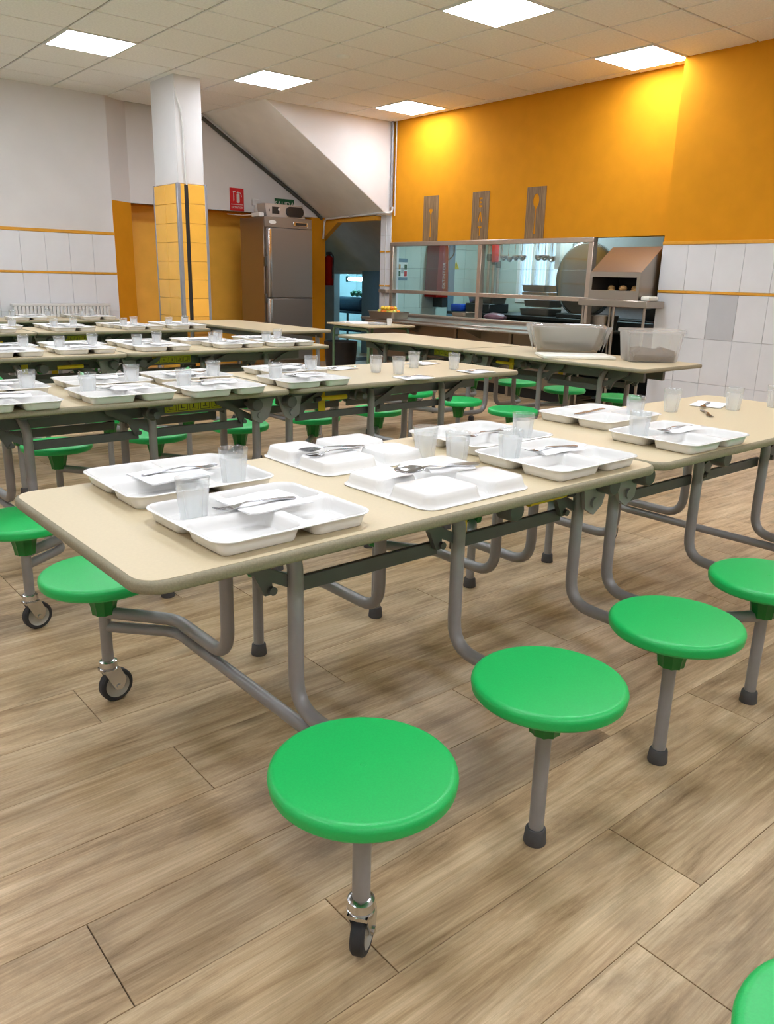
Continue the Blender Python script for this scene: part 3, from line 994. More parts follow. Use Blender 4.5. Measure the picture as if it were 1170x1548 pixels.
NA, FA = 1.385, 1.745
setting('A', -1, 3, 0.820, 1.390, nap='sq', cut='fork', seed=1)
setting('A', -1, 1, 1.800, 1.392, seed=1, rz=0.03)
setting('A', -1, 0, 2.418, 1.375, seed=1)
setting('A', 1, 3, 0.822, 1.765, seed=1, cut='fork', nap='sq')
setting('A', 1, 1, 1.845, 1.730, seed=1, nap=None)
setting('A', 1, 0, 2.535, 1.772, seed=1, nap=None)
for i, x in enumerate((2.17, 1.675, 1.265, 0.80)):
    setting('B', -1, i, x, (3.225, 3.19, 3.225, 3.21)[i], seed=2, nap='sq' if i in (0, 2) else 'roll')
for i, x in enumerate((2.31, 1.74, 1.33, 0.88)):
    setting('B', 1, i, x, 3.60, seed=3, nap='sq' if i in (0, 1) else 'roll', cut='fork' if i != 3 else 'knife')
for i, x in enumerate((3.30, 2.88, 2.31, 1.80, 1.35)):
    setting('C', -1, i, x, (5.16, 5.19, 5.19, 5.20, 5.18)[i], seed=4, nap='sq' if i in (1, 2) else 'roll')
for i, x in enumerate((3.32, 2.80, 2.32, 1.86, 1.42)):
    setting('C', 1, i, x, 5.53, seed=5, nap='sq', cut='fork' if i % 2 else 'knife')
for i, x in enumerate((3.46, 3.02, 2.40, 1.75)):
    setting('D', -1, i, x, 7.17, seed=6, nap='sq', cut='knife')
for i, x in enumerate((3.5, 2.98, 2.42, 1.9)):
    setting('D', 1, i, x, 7.51, seed=7, nap='sq', cut=None)
for i, x in enumerate((3.24, 2.52, 2.02)):
    setting('E', -1, i, x, 8.83, seed=8, nap='sq', cut='fork')
for i, x in enumerate((3.2, 2.72, 2.1)):
    setting('E', 1, i, x, 9.16, seed=9, nap='sq', cut=None)

# upturned trays with cutlery on the first table
def upturned(x, y, label, rz):
    t = put('upturned_tray', tray_dn, None, (x, y, TZ + 0.0003), (0, 0, rz))
    return tag(t, label, 'tray', 'upturned white trays')
upturned(1.345, 1.405, 'upturned white tray on the near side, with a napkin-wrapped spoon across it', 0.03)
upturned(1.345, 1.790, 'upturned white tray on the far side, with spoon and fork on top', 0.0)
zt = TZ + TH + 0.001
tag(put('spoon', spoon_c, None, (1.345, 1.402, zt + 0.010), (0.2, 0, 2.62 - math.pi + math.pi - 2.62 - 0.15), (1.35, 1.2, 1.2)), 'large steel spoon wrapped in a napkin across the near upturned tray', 'spoon')
tag(put('rolled_napkin', napkin_mesh('rolled_napkin', 0.14, 0.030, 0.7, True), None, (1.385, 1.397, zt + 0.002), (0, 0, -0.15)), 'white napkin rolled round the spoon handle on the near upturned tray', 'napkin')
tag(put('spoon', spoon_c, None, (1.29, 1.775, zt), (0, 0, -0.1), (1.1, 1.1, 1.1)), 'steel spoon on the far upturned tray beside a fork', 'spoon')
tag(put('fork', fork_c, None, (1.27, 1.735, zt), (0, 0, 0.1)), 'steel fork on the far upturned tray beside a spoon', 'fork')

def cup(x, y, z, label, group=None):
    return tag(put('tumbler', cup_me, None, (x, y, z), (0, 0, random.uniform(0, 3))), label, 'cup', group)
zc = TZ + 0.0004
cup(1.535, 1.655, zc, 'frosted tumbler on the tabletop behind the upturned tray, farther from the kitchen')
cup(1.555, 1.545, zc, 'frosted tumbler on the tabletop behind the upturned tray, closer to the kitchen')
cup(2.985, 1.745, zc, 'frosted tumbler on bare tabletop beyond the knife tray, with a fork lying beside it')
cup(3.265, 1.625, zc, 'frosted tumbler beside napkin and fork at the serving end, first table')
cup(3.50, 1.56, zc, 'last frosted tumbler at the kitchen end of the first table')
tag(put('napkin', nap_sq[1], None, (3.30, 1.75, zc), (0, 0, 0.3)), 'white napkin under a fork at the kitchen end of the first table', 'napkin')
tag(put('fork', fork_c, None, (3.25, 1.74, zc + 0.005), (0, 0, 0.35)), 'steel fork on the napkin at the kitchen end of the first table', 'fork')
tag(put('fork', fork_c, None, (3.06, 1.63, zc), (0, 0, 0.7)), 'steel fork lying on bare tabletop beside the tumbler beyond the knife tray', 'fork')
tag(put('knife', knife_c, None, (2.50, 1.79, TZ + TH + 0.001), (0, 0, 0.15), (1.15, 1.3, 1)), 'steel knife lying across the tray beyond the middle fold, radiator side', 'knife')
tag(put('fork', fork_c, None, (1.83, 1.70, TZ + TH + 0.001), (0, 0, 0.1)), 'steel fork on the tray behind the two table tumblers', 'fork')

# bare places on the second table
for i, (x, y, lb) in enumerate(((2.78, 3.42, 'first of the four tumblers without trays on the second table, next to the trays'),
                                (2.84, 3.30, 'second of the four tumblers without trays on the second table'),
                                (3.13, 3.50, 'third of the four tumblers without trays, radiator side of the second table'),
                                (3.29, 3.33, 'fourth of the four tumblers without trays, at the second table kitchen end'))):
    cup(x, y, zc, lb)
for i, (x, y, a, lb) in enumerate(((2.70, 3.66, 0.1, 'beside the last tray on the radiator side'), (2.79, 3.12, -0.1, 'on the near side next to two tumblers'),
                                   (3.32, 3.64, 0.2, 'at the radiator corner of the kitchen end'), (3.30, 3.16, -0.1, 'at the near corner of the kitchen end'))):
    tag(put('napkin', nap_sq[i % 3], None, (x, y, zc), (0, 0, a), (1.1, 1.1, 1)), 'white napkin on the bare second table ' + lb, 'napkin', 'napkins on the bare end of the second table')
    tag(put('fork', fork_c, None, (x + 0.02, y - 0.01, zc + 0.006), (0, 0, a - 0.15)), 'steel fork on the napkin ' + lb + ', second table', 'fork', 'forks on the bare end of the second table')

# ================================================================== SERVING COUNTER, HATCH, KITCHEN
KX, KY = 9.25, 8.93     # kitchen back wall, kitchen side partition
kb = struct('wall_kitchen_back', box('wall_kitchen_back', KX, KX + 0.12, 3.8, 7.28, 0, 2.7, M['ptile']))
put('wall_piece', box('wall_piece', KX, KX + 0.12, 8.14, 9.0, 0, 2.7, M['kwall']), kb)
put('wall_piece', box('wall_piece', KX, KX + 0.12, 7.28, 8.14, 0, 0.95, M['kwall']), kb)
put('wall_piece', box('wall_piece', KX, KX + 0.12, 7.28, 8.14, 2.25, 2.7, M['kwall']), kb)
kp = struct('wall_kitchen_side', box('wall_kitchen_side', XS + 0.13, KX, KY, KY + 0.12, 0, 2.7, M['grout']))
for i in range(6):
    for j in range(6):
        put('wall_tile', box('wall_tile', XS + 0.15 + i * 0.30 + 0.0015, XS + 0.15 + (i + 1) * 0.30 - 0.0015, KY - 0.010, KY, j * 0.42 + 0.0015, (j + 1) * 0.42 - 0.0015, M['kwall'], 0.002), kp)
struct('wall_kitchen_end', box('wall_kitchen_end', XS + 0.14, KX + 0.1, 3.7, 3.8, 0, 2.7, M['dim']))
struct('ceiling_kitchen', box('ceiling_kitchen', XS + 0.13, KX + 0.12, 3.7, KY + 0.12, 2.68, 2.75, M['white']))
kl = root('kitchen_light', 'pale strip light on the kitchen ceiling, hidden above the hatch', 'light', (8.3, 7.2, 2.66))
put('diffuser', box('diffuser', -0.1, 0.1, -0.75, 0.75, -0.04, -0.005, M['ktube'], 0.01), kl)
put('light_frame', box('light_frame', -0.13, 0.13, -0.78, 0.78, -0.005, 0.02, M['lframe']), kl)

win = struct('window_1', None)
win.location = (KX, 0, 0)
for y0 in (7.28, 7.55, 7.82, 8.09):
    put('window_frame', box('window_frame', 0.0, 0.08, y0, y0 + 0.05, 0.95, 2.25, M['lframe'], 0.003), win)
for z0 in (0.95, 2.20):
    put('window_frame', box('window_frame', -0.01, 0.08, 7.28, 8.14, z0, z0 + 0.05, M['lframe'], 0.003), win)
for i, y0 in enumerate((7.33, 7.60, 7.87)):
    put('window_pane', box('window_pane', 0.035, 0.041, y0, y0 + 0.22, 1.0, 2.2, M['frost']), win)
    for k in range(4):
        put('slat', box('slat', 0.045, 0.052, y0 + 0.01 + k * 0.054, y0 + 0.042 + k * 0.054, 1.0, 2.2, M['frost']), win)

# hatch frame in aluminium
fr = struct('window_2', None)
def fb(n, *a, m=M['alu'], bev=0.004):
    return put(n, box(n, *a, m, bev), fr)
fb('window_frame', XS - 0.03, XS + 0.05, 5.37, 8.70, 1.66, 1.712)
fb('window_frame', XS - 0.03, XS + 0.05, 5.37, 8.70, 1.055, 1.10)
fb('window_frame', XS - 0.03, XS + 0.05, 5.37, 8.70, 0.765, 0.80)
for y0 in (8.63, 6.985, 5.37):
    fb('window_frame', XS - 0.028, XS + 0.048, y0, y0 + 0.06, 0.80, 1.66)
fb('window_frame', XS - 0.08, XS + 0.03, 8.70, 8.86, 1.055, 1.10)
for y0, y1 in ((5.43, 6.985), (7.045, 8.63)):
    put('window_pane', box('window_pane', XS + 0.008, XS + 0.013, y0, y1, 1.10, 1.385, M['glass']), fr)
    put('window_pane', box('window_pane', XS + 0.018, XS + 0.023, y0, y1, 1.375, 1.66, M['glass']), fr)

# counter
ct = root('serving_counter', 'long stainless serving counter under the kitchen hatch', 'counter', (0, 0, 0))
put('worktop', box('worktop', 6.72, XS + 0.40, 5.13, 8.62, 0.725, 0.752, M['steel'], 0.004), ct)
put('backsplash', box('backsplash', XS - 0.03, XS - 0.015, 5.4, 8.62, 0.752, 0.775, M['steel']), ct)
for i in range(4):
    y0 = 5.16 + i * 0.865
    put('front_panel', box('front_panel', 6.82, 6.84, y0 + 0.025, y0 + 0.84, 0.12, 0.722, M['steeld'], 0.003), ct)
    put('panel_post', box('panel_post', 6.80, 6.86, y0 - 0.02, y0 + 0.022, 0.0, 0.725, M['steel'], 0.003), ct)
put('counter_back', box('counter_back', XS + 0.36, XS + 0.40, 5.15, 8.6, 0.0, 0.722, M['dark']), ct)
put('plinth', box('plinth', 6.90, 6.93, 5.15, 8.6, 0.0, 0.12, M['black']), ct)
put('tray_rail', box('tray_rail', 6.50, 6.72, 5.15, 8.25, 0.715, 0.735, M['steel'], 0.006), ct)
for y in (5.4, 6.5, 7.6):
    put('rail_bracket', prism('rail_bracket', [(6.52, 0.715), (6.82, 0.715), (6.82, 0.60)], y - 0.012, y + 0.012, M['steel'], 'y'), ct)

# heated display cabinet on its stand
hd = root('bread_cabinet', 'stainless hooded display cabinet with sloping top, holding bread', 'cabinet', (0, 0, 0))
HX0, HX1, HY0, HY1 = 6.80, 7.28, 4.45, 5.02
bm = bmesh.new()
pr = [(HX0, 1.10), (HX0, 1.355), (7.12, 1.60), (HX1, 1.60), (HX1, 1.10)]
# side walls, sloped top, back, base, face frame
for a, b in ((HY0, HY0 + 0.012), (HY1 - 0.012, HY1)):
    b_prism(bm, pr, a, b, 'y')
b_prism(bm, [(HX0, 1.345), (HX0, 1.355), (7.12, 1.60), (HX1, 1.60), (HX1, 1.59), (7.125, 1.59)], HY0 + 0.012, HY1 - 0.012, 'y')
b_box(bm, HX1 - 0.01, HX1, HY0 + 0.012, HY1 - 0.012, 1.10, 1.59)
b_box(bm, HX0, HX1 - 0.01, HY0 + 0.012, HY1 - 0.012, 1.10, 1.112)
put('cabinet_shell', fin(bm, 'cabinet_shell', M['steel']), hd)
bm = bmesh.new()
b_box(bm, HX0 - 0.008, HX0 + 0.004, HY0, HY1, 1.31, 1.358)
b_box(bm, HX0 - 0.008, HX0 + 0.004, HY0, HY1, 1.10, 1.185)
b_box(bm, HX0 - 0.008, HX0 + 0.004, HY0, HY0 + 0.035, 1.185, 1.31)
b_box(bm, HX0 - 0.008, HX0 + 0.004, HY1 - 0.03, HY1, 1.185, 1.31)
put('face_frame', fin(bm, 'face_frame', M['steel']), hd)
put('cabinet_lining', box('cabinet_lining', HX1 - 0.03, HX1 - 0.011, HY0 + 0.013, HY1 - 0.013, 1.113, 1.58, M['black']), hd)
st = root('cabinet_stand', 'open stainless stand carrying the hooded bread cabinet', 'stand', (0, 0, 0))
put('shelf', box('shelf', 6.74, 7.04, 4.32, 5.10, 1.035, 1.098, M['steel'], 0.004), st)
put('shelf', box('shelf', 7.04, 7.30, 4.45, 5.10, 1.035, 1.098, M['steel'], 0.004), st)
put('shelf', box('shelf', 6.80, 7.28, 4.46, 4.88, 0.42, 0.44, M['dark'], 0.004), st)
put('shelf', box('shelf', 6.80, 7.28, 4.46, 4.88, 0.12, 0.14, M['dark'], 0.004), st)
for x, y in ((6.78, 5.06), (6.78, 4.70), (6.78, 4.36), (7.24, 5.06), (7.24, 4.50)):
    put('leg', tube('leg', [(x, y, 0), (x, y, 1.036)], 0.014, M['steel'], 10), st)
blob = bmesh.new()
bmesh.ops.create_icosphere(blob, subdivisions=2, radius=1)
for v in blob.verts:
    v.co *= 1 + 0.06 * math.sin(5 * v.co.x + 3 * v.co.y)
blob_b = fin(blob, 'bread_roll', M['bread'], 1.2)
rb = random.Random(3)
for i in range(9):
    y = 4.56 + 0.045 * i
    x = 6.90 + 0.06 * (i % 3)
    tag(put('bread_roll', blob_b, None, (x, y, 1.176 + (0.03 if i % 2 else 0)), (0, 0, i), (0.042, 0.034, 0.028)), 'small crusty bread roll in the heap inside the hooded steel cabinet', 'bread roll', 'bread rolls in the cabinet')
put('bread_tray', box('bread_tray', 6.84, 7.2, 4.49, 4.98, 1.113, 1.147, M['steel'], 0.004), hd)
tag(put('folded_cloth', box('folded_cloth', 6.80, 6.96, 4.335, 4.43, 1.0985, 1.14, M['board'], 0.012, 2), None), 'folded white cloth at the pier end of the bread cabinet shelf', 'cloth')

# GN pans
def pan_mesh(name, w, d, h, m, t=0.004, r=0.035, rim=0.014, taper=0.012):
    bm = bmesh.new()
    L = []
    for dw, z, rr in ((-taper * 2 - 0.01, 0, r), (-taper * 2, 0.008, r), (0, h - 0.004, r), (rim * 2, h - 0.003, r + rim), (rim * 2, h, r + rim), (-t * 2, h, r - t), (-taper * 2 - t * 2, 0.012, r - t), (-taper * 2 - t * 2 - 0.02, t + 0.001, r - t)):
        L.append([(x, y, z) for x, y in rrect(w + dw, d + dw, rr, 4)])
    b_loops(bm, L)
    return fin(bm, name, m, 0.6)
gn_l = pan_mesh('steel_pan', 0.50, 0.30, 0.085, M['steel'])
gn_s = pan_mesh('steel_pan', 0.30, 0.25, 0.10, M['steel'])
fp = put('fruit_pan', gn_l, None, (6.78, 8.10, 0.7525), (0, 0, math.pi / 2))
tag(fp, 'shallow steel pan heaped with fruit at the counter end', 'pan')
fb_ = bmesh.new()
bmesh.ops.create_uvsphere(fb_, u_segments=14, v_segments=9, radius=1)
fm = {}
for key in ('fo', 'fy', 'fg'):
    c = fb_.copy()
    fm[key] = fin(c, 'fruit', M[key], 1.5)
fb_.free()
n = 0
for cols, rws, zz in ((7, 3, 0.792), (6, 2, 0.834), (5, 3, 0.862), (4, 2, 0.900)):
    if rws == 3 and cols == 5:
        continue
    for i in range(cols):
        for j in range(rws):
            u = (i - (cols - 1) / 2)
            x = 6.78 + (j - (rws - 1) / 2) * 0.060
            y = 8.10 + u * 0.060 + (0.0 if cols % 2 == 0 else 0.0)
            if cols == 4:
                x, y, zz = 6.78 + (j - 0.5) * 0.06, 8.10 + u * 0.060 + 0.0, 0.876
            key = rb.choice(['fo', 'fy', 'fg', 'fo', 'fy'] if u > 0 else ['fo', 'fg', 'fy', 'fg'])
            nm = {'fo': 'orange', 'fy': 'yellow_apple', 'fg': 'pear'}[key]
            q = 0.0275
            tag(put(nm, fm[key], None, (x + rb.uniform(-0.001, 0.001), y, zz), (rb.random() * 0.4, rb.random() * 0.4, 0), (q, q, q * 0.97)),
                {'fo': 'small orange fruit heaped in the steel pan', 'fy': 'small yellow fruit heaped in the steel pan', 'fg': 'greenish yellow fruit heaped in the steel pan'}[key], 'fruit', {'fo': 'orange fruit in the pan', 'fy': 'yellow fruit in the pan', 'fg': 'greenish fruit in the pan'}[key])

# things on the kitchen side
zk = 0.753
tag(put('steel_pan', gn_s, None, (7.50, 7.42, zk), (0, 0, 0.05)), 'small steel pan behind the hatch, under the larger dark pan', 'pan')
sh = root('pan_shelf', 'dark steel bench behind the hatch with pans on it', 'bench', (0, 0, 0))
put('worktop', box('worktop', 8.2, 9.15, 5.2, 8.50, 0.78, 0.82, M['dark'], 0.004), sh)
put('bench_body', box('bench_body', 8.3, 9.1, 5.3, 8.45, 0.0, 0.78, M['dark']), sh)
tag(put('steel_pan', gn_l, None, (8.45, 7.95, 0.945), (0, 0, 1.5)), 'shallow dark steel pan stacked behind the hatch near the red cover', 'pan')
tag(put('box', box('box', 8.25, 8.65, 7.72, 8.18, 0.821, 0.943, M['dark'], 0.01)), 'dark box carrying a shallow pan behind the hatch', 'box')
tag(put('crate', box('crate', 8.22, 8.40, 8.24, 8.45, 0.821, 0.92, M['blue'], 0.02, 2)), 'small blue crate at the foot of the red cover', 'crate')
b = bmesh.new()
bmesh.ops.create_icosphere(b, subdivisions=3, radius=1)
for v in b.verts:
    v.co *= 1 + 0.08 * math.sin(9 * v.co.x) * math.sin(8 * v.co.y)
tag(put('veg_bag', fin(b, 'veg_bag', M['purple'], 1.2), None, (7.52, 6.93, zk + 0.061), (0, 0, 0), (0.10, 0.17, 0.055)), 'bag of purple vegetables in clear film on the counter behind the hatch', 'bag')
for i, (y, z, lb) in enumerate(((7.35, 1.12, 'pale pan on top of the pan stack before the kitchen window'), (7.28, 0.93, 'second pan of the stack before the kitchen window'), (7.32, 0.822, 'lowest pan of the stack before the kitchen window'))):
    tag(put('steel_pan', gn_l, None, (8.55, y - 0.25, z), (0, 0, 1.57), (0.8 + 0.1 * i, 1, 1.0)), lb, 'pan', 'pans before the kitchen window')
tag(put('pan_rack', box('pan_rack', 8.42, 8.68, 6.86, 7.3, 1.03, 1.115, M['steeld'], 0.004)), 'grey steel block between the stacked pans before the kitchen window', 'rack')
sl = root('slicer', 'machine with a large round grey disc cover behind the hatch', 'slicer', (8.38, 6.25, 0.8205))
put('disc_cover', lathe('disc_cover', [(0, -0.05), (0.40, -0.05), (0.43, -0.03), (0.43, 0.03), (0, 0.05)], M['steeld'], 40, axis='x'), sl, (0, 0, 0.47))
put('disc_rim', lathe('disc_rim', [(0.432, -0.034), (0.45, -0.02), (0.45, 0.02), (0.432, 0.034)], M['chrome'], 40, axis='x'), sl, (0, 0, 0.46))
put('slicer_base', box('slicer_base', -0.16, 0.16, -0.3, 0.3, 0, 0.06, M['dark'], 0.01), sl)
tag(put('wall_cabinet', box('wall_cabinet', KX - 0.30, KX - 0.002, 5.6, 7.22, 1.42, 2.5, M['dim'], 0.004)), 'grey cabinet on the kitchen wall above the round machine', 'cabinet')
tag(put('notice', box('notice', KX - 0.312, KX - 0.301, 6.93, 7.13, 1.52, 1.82, M['lframe'])), 'white sheet on the grey kitchen cabinet', 'notice')
cookr = root('cooker', 'dark cooker with pans under the bread cabinet', 'cooker', (0, 0, 0))
put('cooker_body', box('cooker_body', 7.75, 8.15, 4.0, 5.4, 0, 0.85, M['dark'], 0.01), cookr)
put('pan_support', box('pan_support', 7.78, 8.12, 4.1, 5.3, 0.851, 0.87, M['black'], 0.004), cookr)
tag(put('steel_pan', pan_mesh('steel_pan', 0.26, 0.32, 0.16, M['steel']), None, (7.50, 5.36, zk + 0.0), (0, 0, 0)), 'deep steel pan beside the leg of the bread cabinet stand', 'pan')
tag(put('steel_pan', pan_mesh('steel_pan', 0.30, 0.6, 0.12, M['dark']), None, (7.95, 4.75, 0.872), (0, 0, 0)), 'dark pan on the cooker under the bread cabinet', 'pan')

# pipes, ladles, red covers
for i, y in enumerate((8.63, 8.53, 8.43)):
    p = put('pipe', tube('pipe', [(KX - 0.09, y, 0.821), (KX - 0.09, y, 2.5)], 0.022, M['alu'], 10))
    tag(p, ['first', 'middle', 'last'][i] + ' of three vertical pipes in the kitchen corner', 'pipe', 'kitchen pipes')
    put('valve', lathe('valve', [(0, -0.05), (0.034, -0.05), (0.04, 0), (0.034, 0.05), (0, 0.05)], M['pipe'], 12), p, (KX - 0.09, y, 1.58 - 0.05 * i))
    put('valve', lathe('valve', [(0, -0.03), (0.03, -0.03), (0.036, 0), (0.03, 0.03), (0, 0.03)], M['black'], 12), p, (KX - 0.09, y, 1.78))
lr = root('utensil_rail', 'hanging rail for ladles before the kitchen window', 'rail', (0, 0, 0))
put('rail_bar', tube('rail_bar', [(8.75, 8.3, 1.86), (8.75, 6.9, 1.86)], 0.010, M['steel'], 8), lr)
for y in (8.25, 6.95):
    put('rail_hanger', tube('rail_hanger', [(8.75, y, 1.86), (8.75, y, 2.68)], 0.006, M['steel'], 8), lr)
bm = bmesh.new()
b_tube(bm, fillet([(0, 0, 0), (0.02, 0, 0.015), (0.012, 0, -0.02), (0, 0, -0.26)], 0.01), 0.005, 8)
b_lathe(bm, [(0.0, -0.335), (0.03, -0.328), (0.052, -0.30), (0.057, -0.265), (0.054, -0.265), (0.048, -0.30), (0.028, -0.322), (0, -0.328)], 18, c=(0.045, 0, 0))
lad_me = fin(bm, 'ladle', M['chrome'], 0.9)
for i, (y, sc) in enumerate(((7.98, 1.0), (7.86, 1.05), (7.74, 1.0), (7.62, 1.0), (7.33, 1.0), (7.21, 1.0), (7.09, 1.05))):
    tag(put('ladle', lad_me, None, (8.73, y, 1.855), (0, 0, 0.12 * i), (sc, sc, sc)), f"steel ladle, {ORD[i]} on the hanging rail counted from the pipes", 'ladle', 'ladles on the kitchen rail')
tag(put('oven_mitt', box('oven_mitt', 8.70, 8.73, 8.03, 8.16, 1.50, 1.74, M['red'], 0.015, 2)), 'red cloth hanging beside the kitchen pipes', 'mitt')
ex = root('hose_cover', 'tall dull red tapered cover with white vertical lettering, behind the hatch', 'cover', (8.23, KY - 0.16, 0))
put('cover_body', prism('cover_body', [(-0.12, 1.0), (0.11, 1.0), (0.09, 1.66), (0.04, 1.85), (-0.05, 1.85), (-0.09, 1.66)], -0.13, 0.12, M['redd'], 'y'), ex)
put('lettering', text_mesh('lettering', 'EXTINTOR', 0.075, 0.002, M['hub']), ex, (0.02, -0.1315, 1.30), Euler((math.pi / 2, 0, 0)).to_matrix().to_4x4().to_euler() if False else (math.pi / 2, -math.pi / 2, 0))
put('cover_base', box('cover_base', 0.03, 0.14, -0.10, 0.10, 0.86, 0.999, M['black'], 0.004), ex)
tag(put('cable', tube('cable', [(8.44, KY - 0.03, 1.75), (8.44, KY - 0.04, 1.60), (8.56, KY - 0.04, 1.52), (8.68, KY - 0.04, 1.60), (8.68, KY - 0.03, 2.1)], 0.010, M['black'], 8, 0.08)), 'black cable loop on the tiled kitchen wall', 'cable')
tag(put('trunking', box('trunking', 8.47, 8.51, KY - 0.03, KY - 0.0105, 0.9, 2.4, M['conduit'], 0.003)), 'pale vertical trunking beside the red cover', 'trunking')
wsn = root('warning_sign', 'yellow triangular warning sign on the tiled kitchen wall', 'sign', (8.76, KY - 0.0135, 1.40))
put('sign_plate', prism('sign_plate', [(-0.065, 0), (0.065, 0), (0, 0.11)], -0.002, 0.002, M['yellow'], 'y'), wsn)
put('sign_symbol', prism('sign_symbol', [(-0.008, 0.02), (0.012, 0.045), (0.002, 0.047), (0.01, 0.08), (-0.012, 0.05), (-0.002, 0.047)], -0.004, -0.0021, M['ink'], 'y'), wsn)
po = root('poster', 'small poster with coloured photo squares on the kitchen wall', 'poster', (7.60, KY - 0.0125, 1.22))
put('sheet', box('sheet', 0, 0.19, -0.002, 0.001, 0, 0.30, M['lframe']), po)
for i, (x0, z0, m) in enumerate(((0.01, 0.06, 'leaf'), (0.01, 0.15, 'bread'), (0.13, 0.06, 'red'), (0.13, 0.15, 'leaf'), (0.07, 0.10, 'dim'))):
    put('picture_square', box('picture_square', x0, x0 + 0.05, -0.003, -0.002, z0, z0 + 0.07, M[m]), po)
put('heading_band', box('heading_band', 0, 0.19, -0.003, -0.002, 0.25, 0.30, M['bluegrey']), po)
put('heading_band', box('heading_band', 0, 0.19, -0.003, -0.002, 0.0, 0.045, M['bluegrey']), po)

# ------------------------------------------------------------------ wooden wall signs
def ell(cx, cy, a, b, n=20):
    return [(cx + a * math.cos(2 * math.pi * k / n), cy + b * math.sin(2 * math.pi * k / n)) for k in range(n)]
SW, SH = 0.275, 0.545
outer = [(-SW / 2, 0), (SW / 2, 0), (SW / 2, SH), (-SW / 2, SH)]
spoon_h = [[(0.012 if False else 0.014, 0.05), (0.008, 0.31), (0.02, 0.325)] + [(0.045 * math.cos(math.radians(a)), 0.40 + 0.075 * math.sin(math.radians(a))) for a in range(-60, 241, 20)] + [(-0.02, 0.325), (-0.008, 0.31), (-0.014, 0.05)]]
fork_h = [[(0.014, 0.05), (0.007, 0.31), (0.012, 0.33), (0.034, 0.365), (0.034, 0.40), (0.022, 0.385), (0.012, 0.40), (0.0, 0.385), (-0.012, 0.40), (-0.022, 0.385), (-0.034, 0.40), (-0.034, 0.365), (-0.012, 0.33), (-0.007, 0.31), (-0.014, 0.05)]]
def sh_(pts, dy):
    return [(x, y + dy) for x, y in pts]
E_ = [(-0.028, 0), (0.028, 0), (0.028, 0.022), (-0.006, 0.022), (-0.006, 0.045), (0.018, 0.045), (0.018, 0.065), (-0.006, 0.065), (-0.006, 0.088), (0.028, 0.088), (0.028, 0.11), (-0.028, 0.11)]
A_ = [(-0.042, 0), (-0.020, 0), (0.0, 0.075), (0.020, 0), (0.042, 0), (0.012, 0.12), (-0.012, 0.12)]
T_ = [(-0.011, 0), (0.011, 0), (0.011, 0.09), (0.034, 0.09), (0.034, 0.112), (-0.034, 0.112), (-0.034, 0.09), (-0.011, 0.09)]
for (y, holes, lb) in ((7.93, fork_h, 'brown wooden sign with a fork cut-out on the orange wall'), (7.06, [sh_(E_, 0.37), sh_(A_, 0.20), sh_(T_, 0.045)], 'brown wooden sign with the letters EAT cut out'), (6.21, spoon_h, 'brown wooden sign with a spoon cut-out on the orange wall')):
    me = cutout_mesh('wooden_sign', outer, holes, 0.006, M['wood'])
    o = put('wooden_sign', me, None, (XS - 0.0035, y, 1.714), (math.pi / 2, 0, -math.pi / 2))
    tag(o, lb, 'sign')

# ------------------------------------------------------------------ fridge, radio, signs
fx, fy, fw, fd, fh = 5.70, 9.34, 0.735, 0.62, 1.975
fg = root('fridge', 'tall stainless two-door fridge standing in the orange niche', 'fridge', (fx, fy, 0))
put('fridge_body', box('fridge_body', 0, fw, 0.03, fd, 0.09, fh - 0.005, M['steeld'], 0.004), fg)
put('top_panel', box('top_panel', 0.0, fw, 0.0, 0.03, fh - 0.13, fh, M['fsteel'], 0.004), fg)
d1 = put('door', box('door', 0.02, fw - 0.005, -0.02, 0.028, 0.965, fh - 0.135, M['fsteel'], 0.006), fg)
d2 = put('door', box('door', 0.02, fw - 0.005, -0.02, 0.028, 0.14, 0.955, M['fsteel'], 0.006), fg)
put('door_handle', box('door_handle', 0.035, 0.085, -0.034, -0.018, 0.97, fh - 0.15, M['chrome'], 0.008, 2), d1)
put('door_handle', box('door_handle', 0.035, 0.085, -0.034, -0.018, 0.15, 0.95, M['chrome'], 0.008, 2), d2)
for z in (1.42, 0.955, 0.45):
    put('hinge', box('hinge', -0.008, 0.02, -0.012, 0.028, z - 0.06, z + 0.06, M['pipe'], 0.004), fg)
dp = put('display_panel', box('display_panel', 0.44, 0.67, -0.006, 0.0, fh - 0.10, fh - 0.045, M['chrome'], 0.005), fg)
put('display_window', box('display_window', 0.475, 0.645, -0.008, -0.006, fh - 0.09, fh - 0.055, M['black']), dp)
put('oval_badge', lathe('oval_badge', [(0, -0.003), (0.055, -0.003), (0.055, 0.003), (0, 0.003)], M['conduit'], 24, axis='y'), fg, (0.12, -0.002, fh - 0.065), (0, 0, 0), (1, 1, 0.42))
for x in (0.05, fw - 0.05):
    for y in (0.08, fd - 0.08):
        put('foot', lathe('foot', [(0, 0), (0.025, 0), (0.02, 0.09), (0, 0.09)], M['black'], 12), fg, (x, y, 0))
bmx = root('boombox', 'silver radio cassette player lying on top of the fridge', 'radio', (fx + 0.10, fy + 0.10, fh + 0.0005))
put('radio_body', prism('radio_body', [(0.0, 0), (0.60, 0), (0.56, 0.165), (-0.03, 0.165)], 0.0, 0.2, M['silver'], 'y'), bmx)
put('speaker_grille', prism('speaker_grille', rrect(0.27, 0.125, 0.06, 6, 0.43, 0.082), -0.016, -0.0005, M['black'], 'y'), bmx)
put('tape_window', box('tape_window', 0.08, 0.19, -0.004, -0.0005, 0.045, 0.13, M['black']), bmx)
put('dial', lathe('dial', [(0, -0.012), (0.016, -0.012), (0.016, 0.0), (0, 0.0)], M['conduit'], 14, axis='y'), bmx, (0.185, 0, 0.10))
put('small_button', box('small_button', 0.03, 0.042, -0.004, -0.0005, 0.07, 0.10, M['black']), bmx)
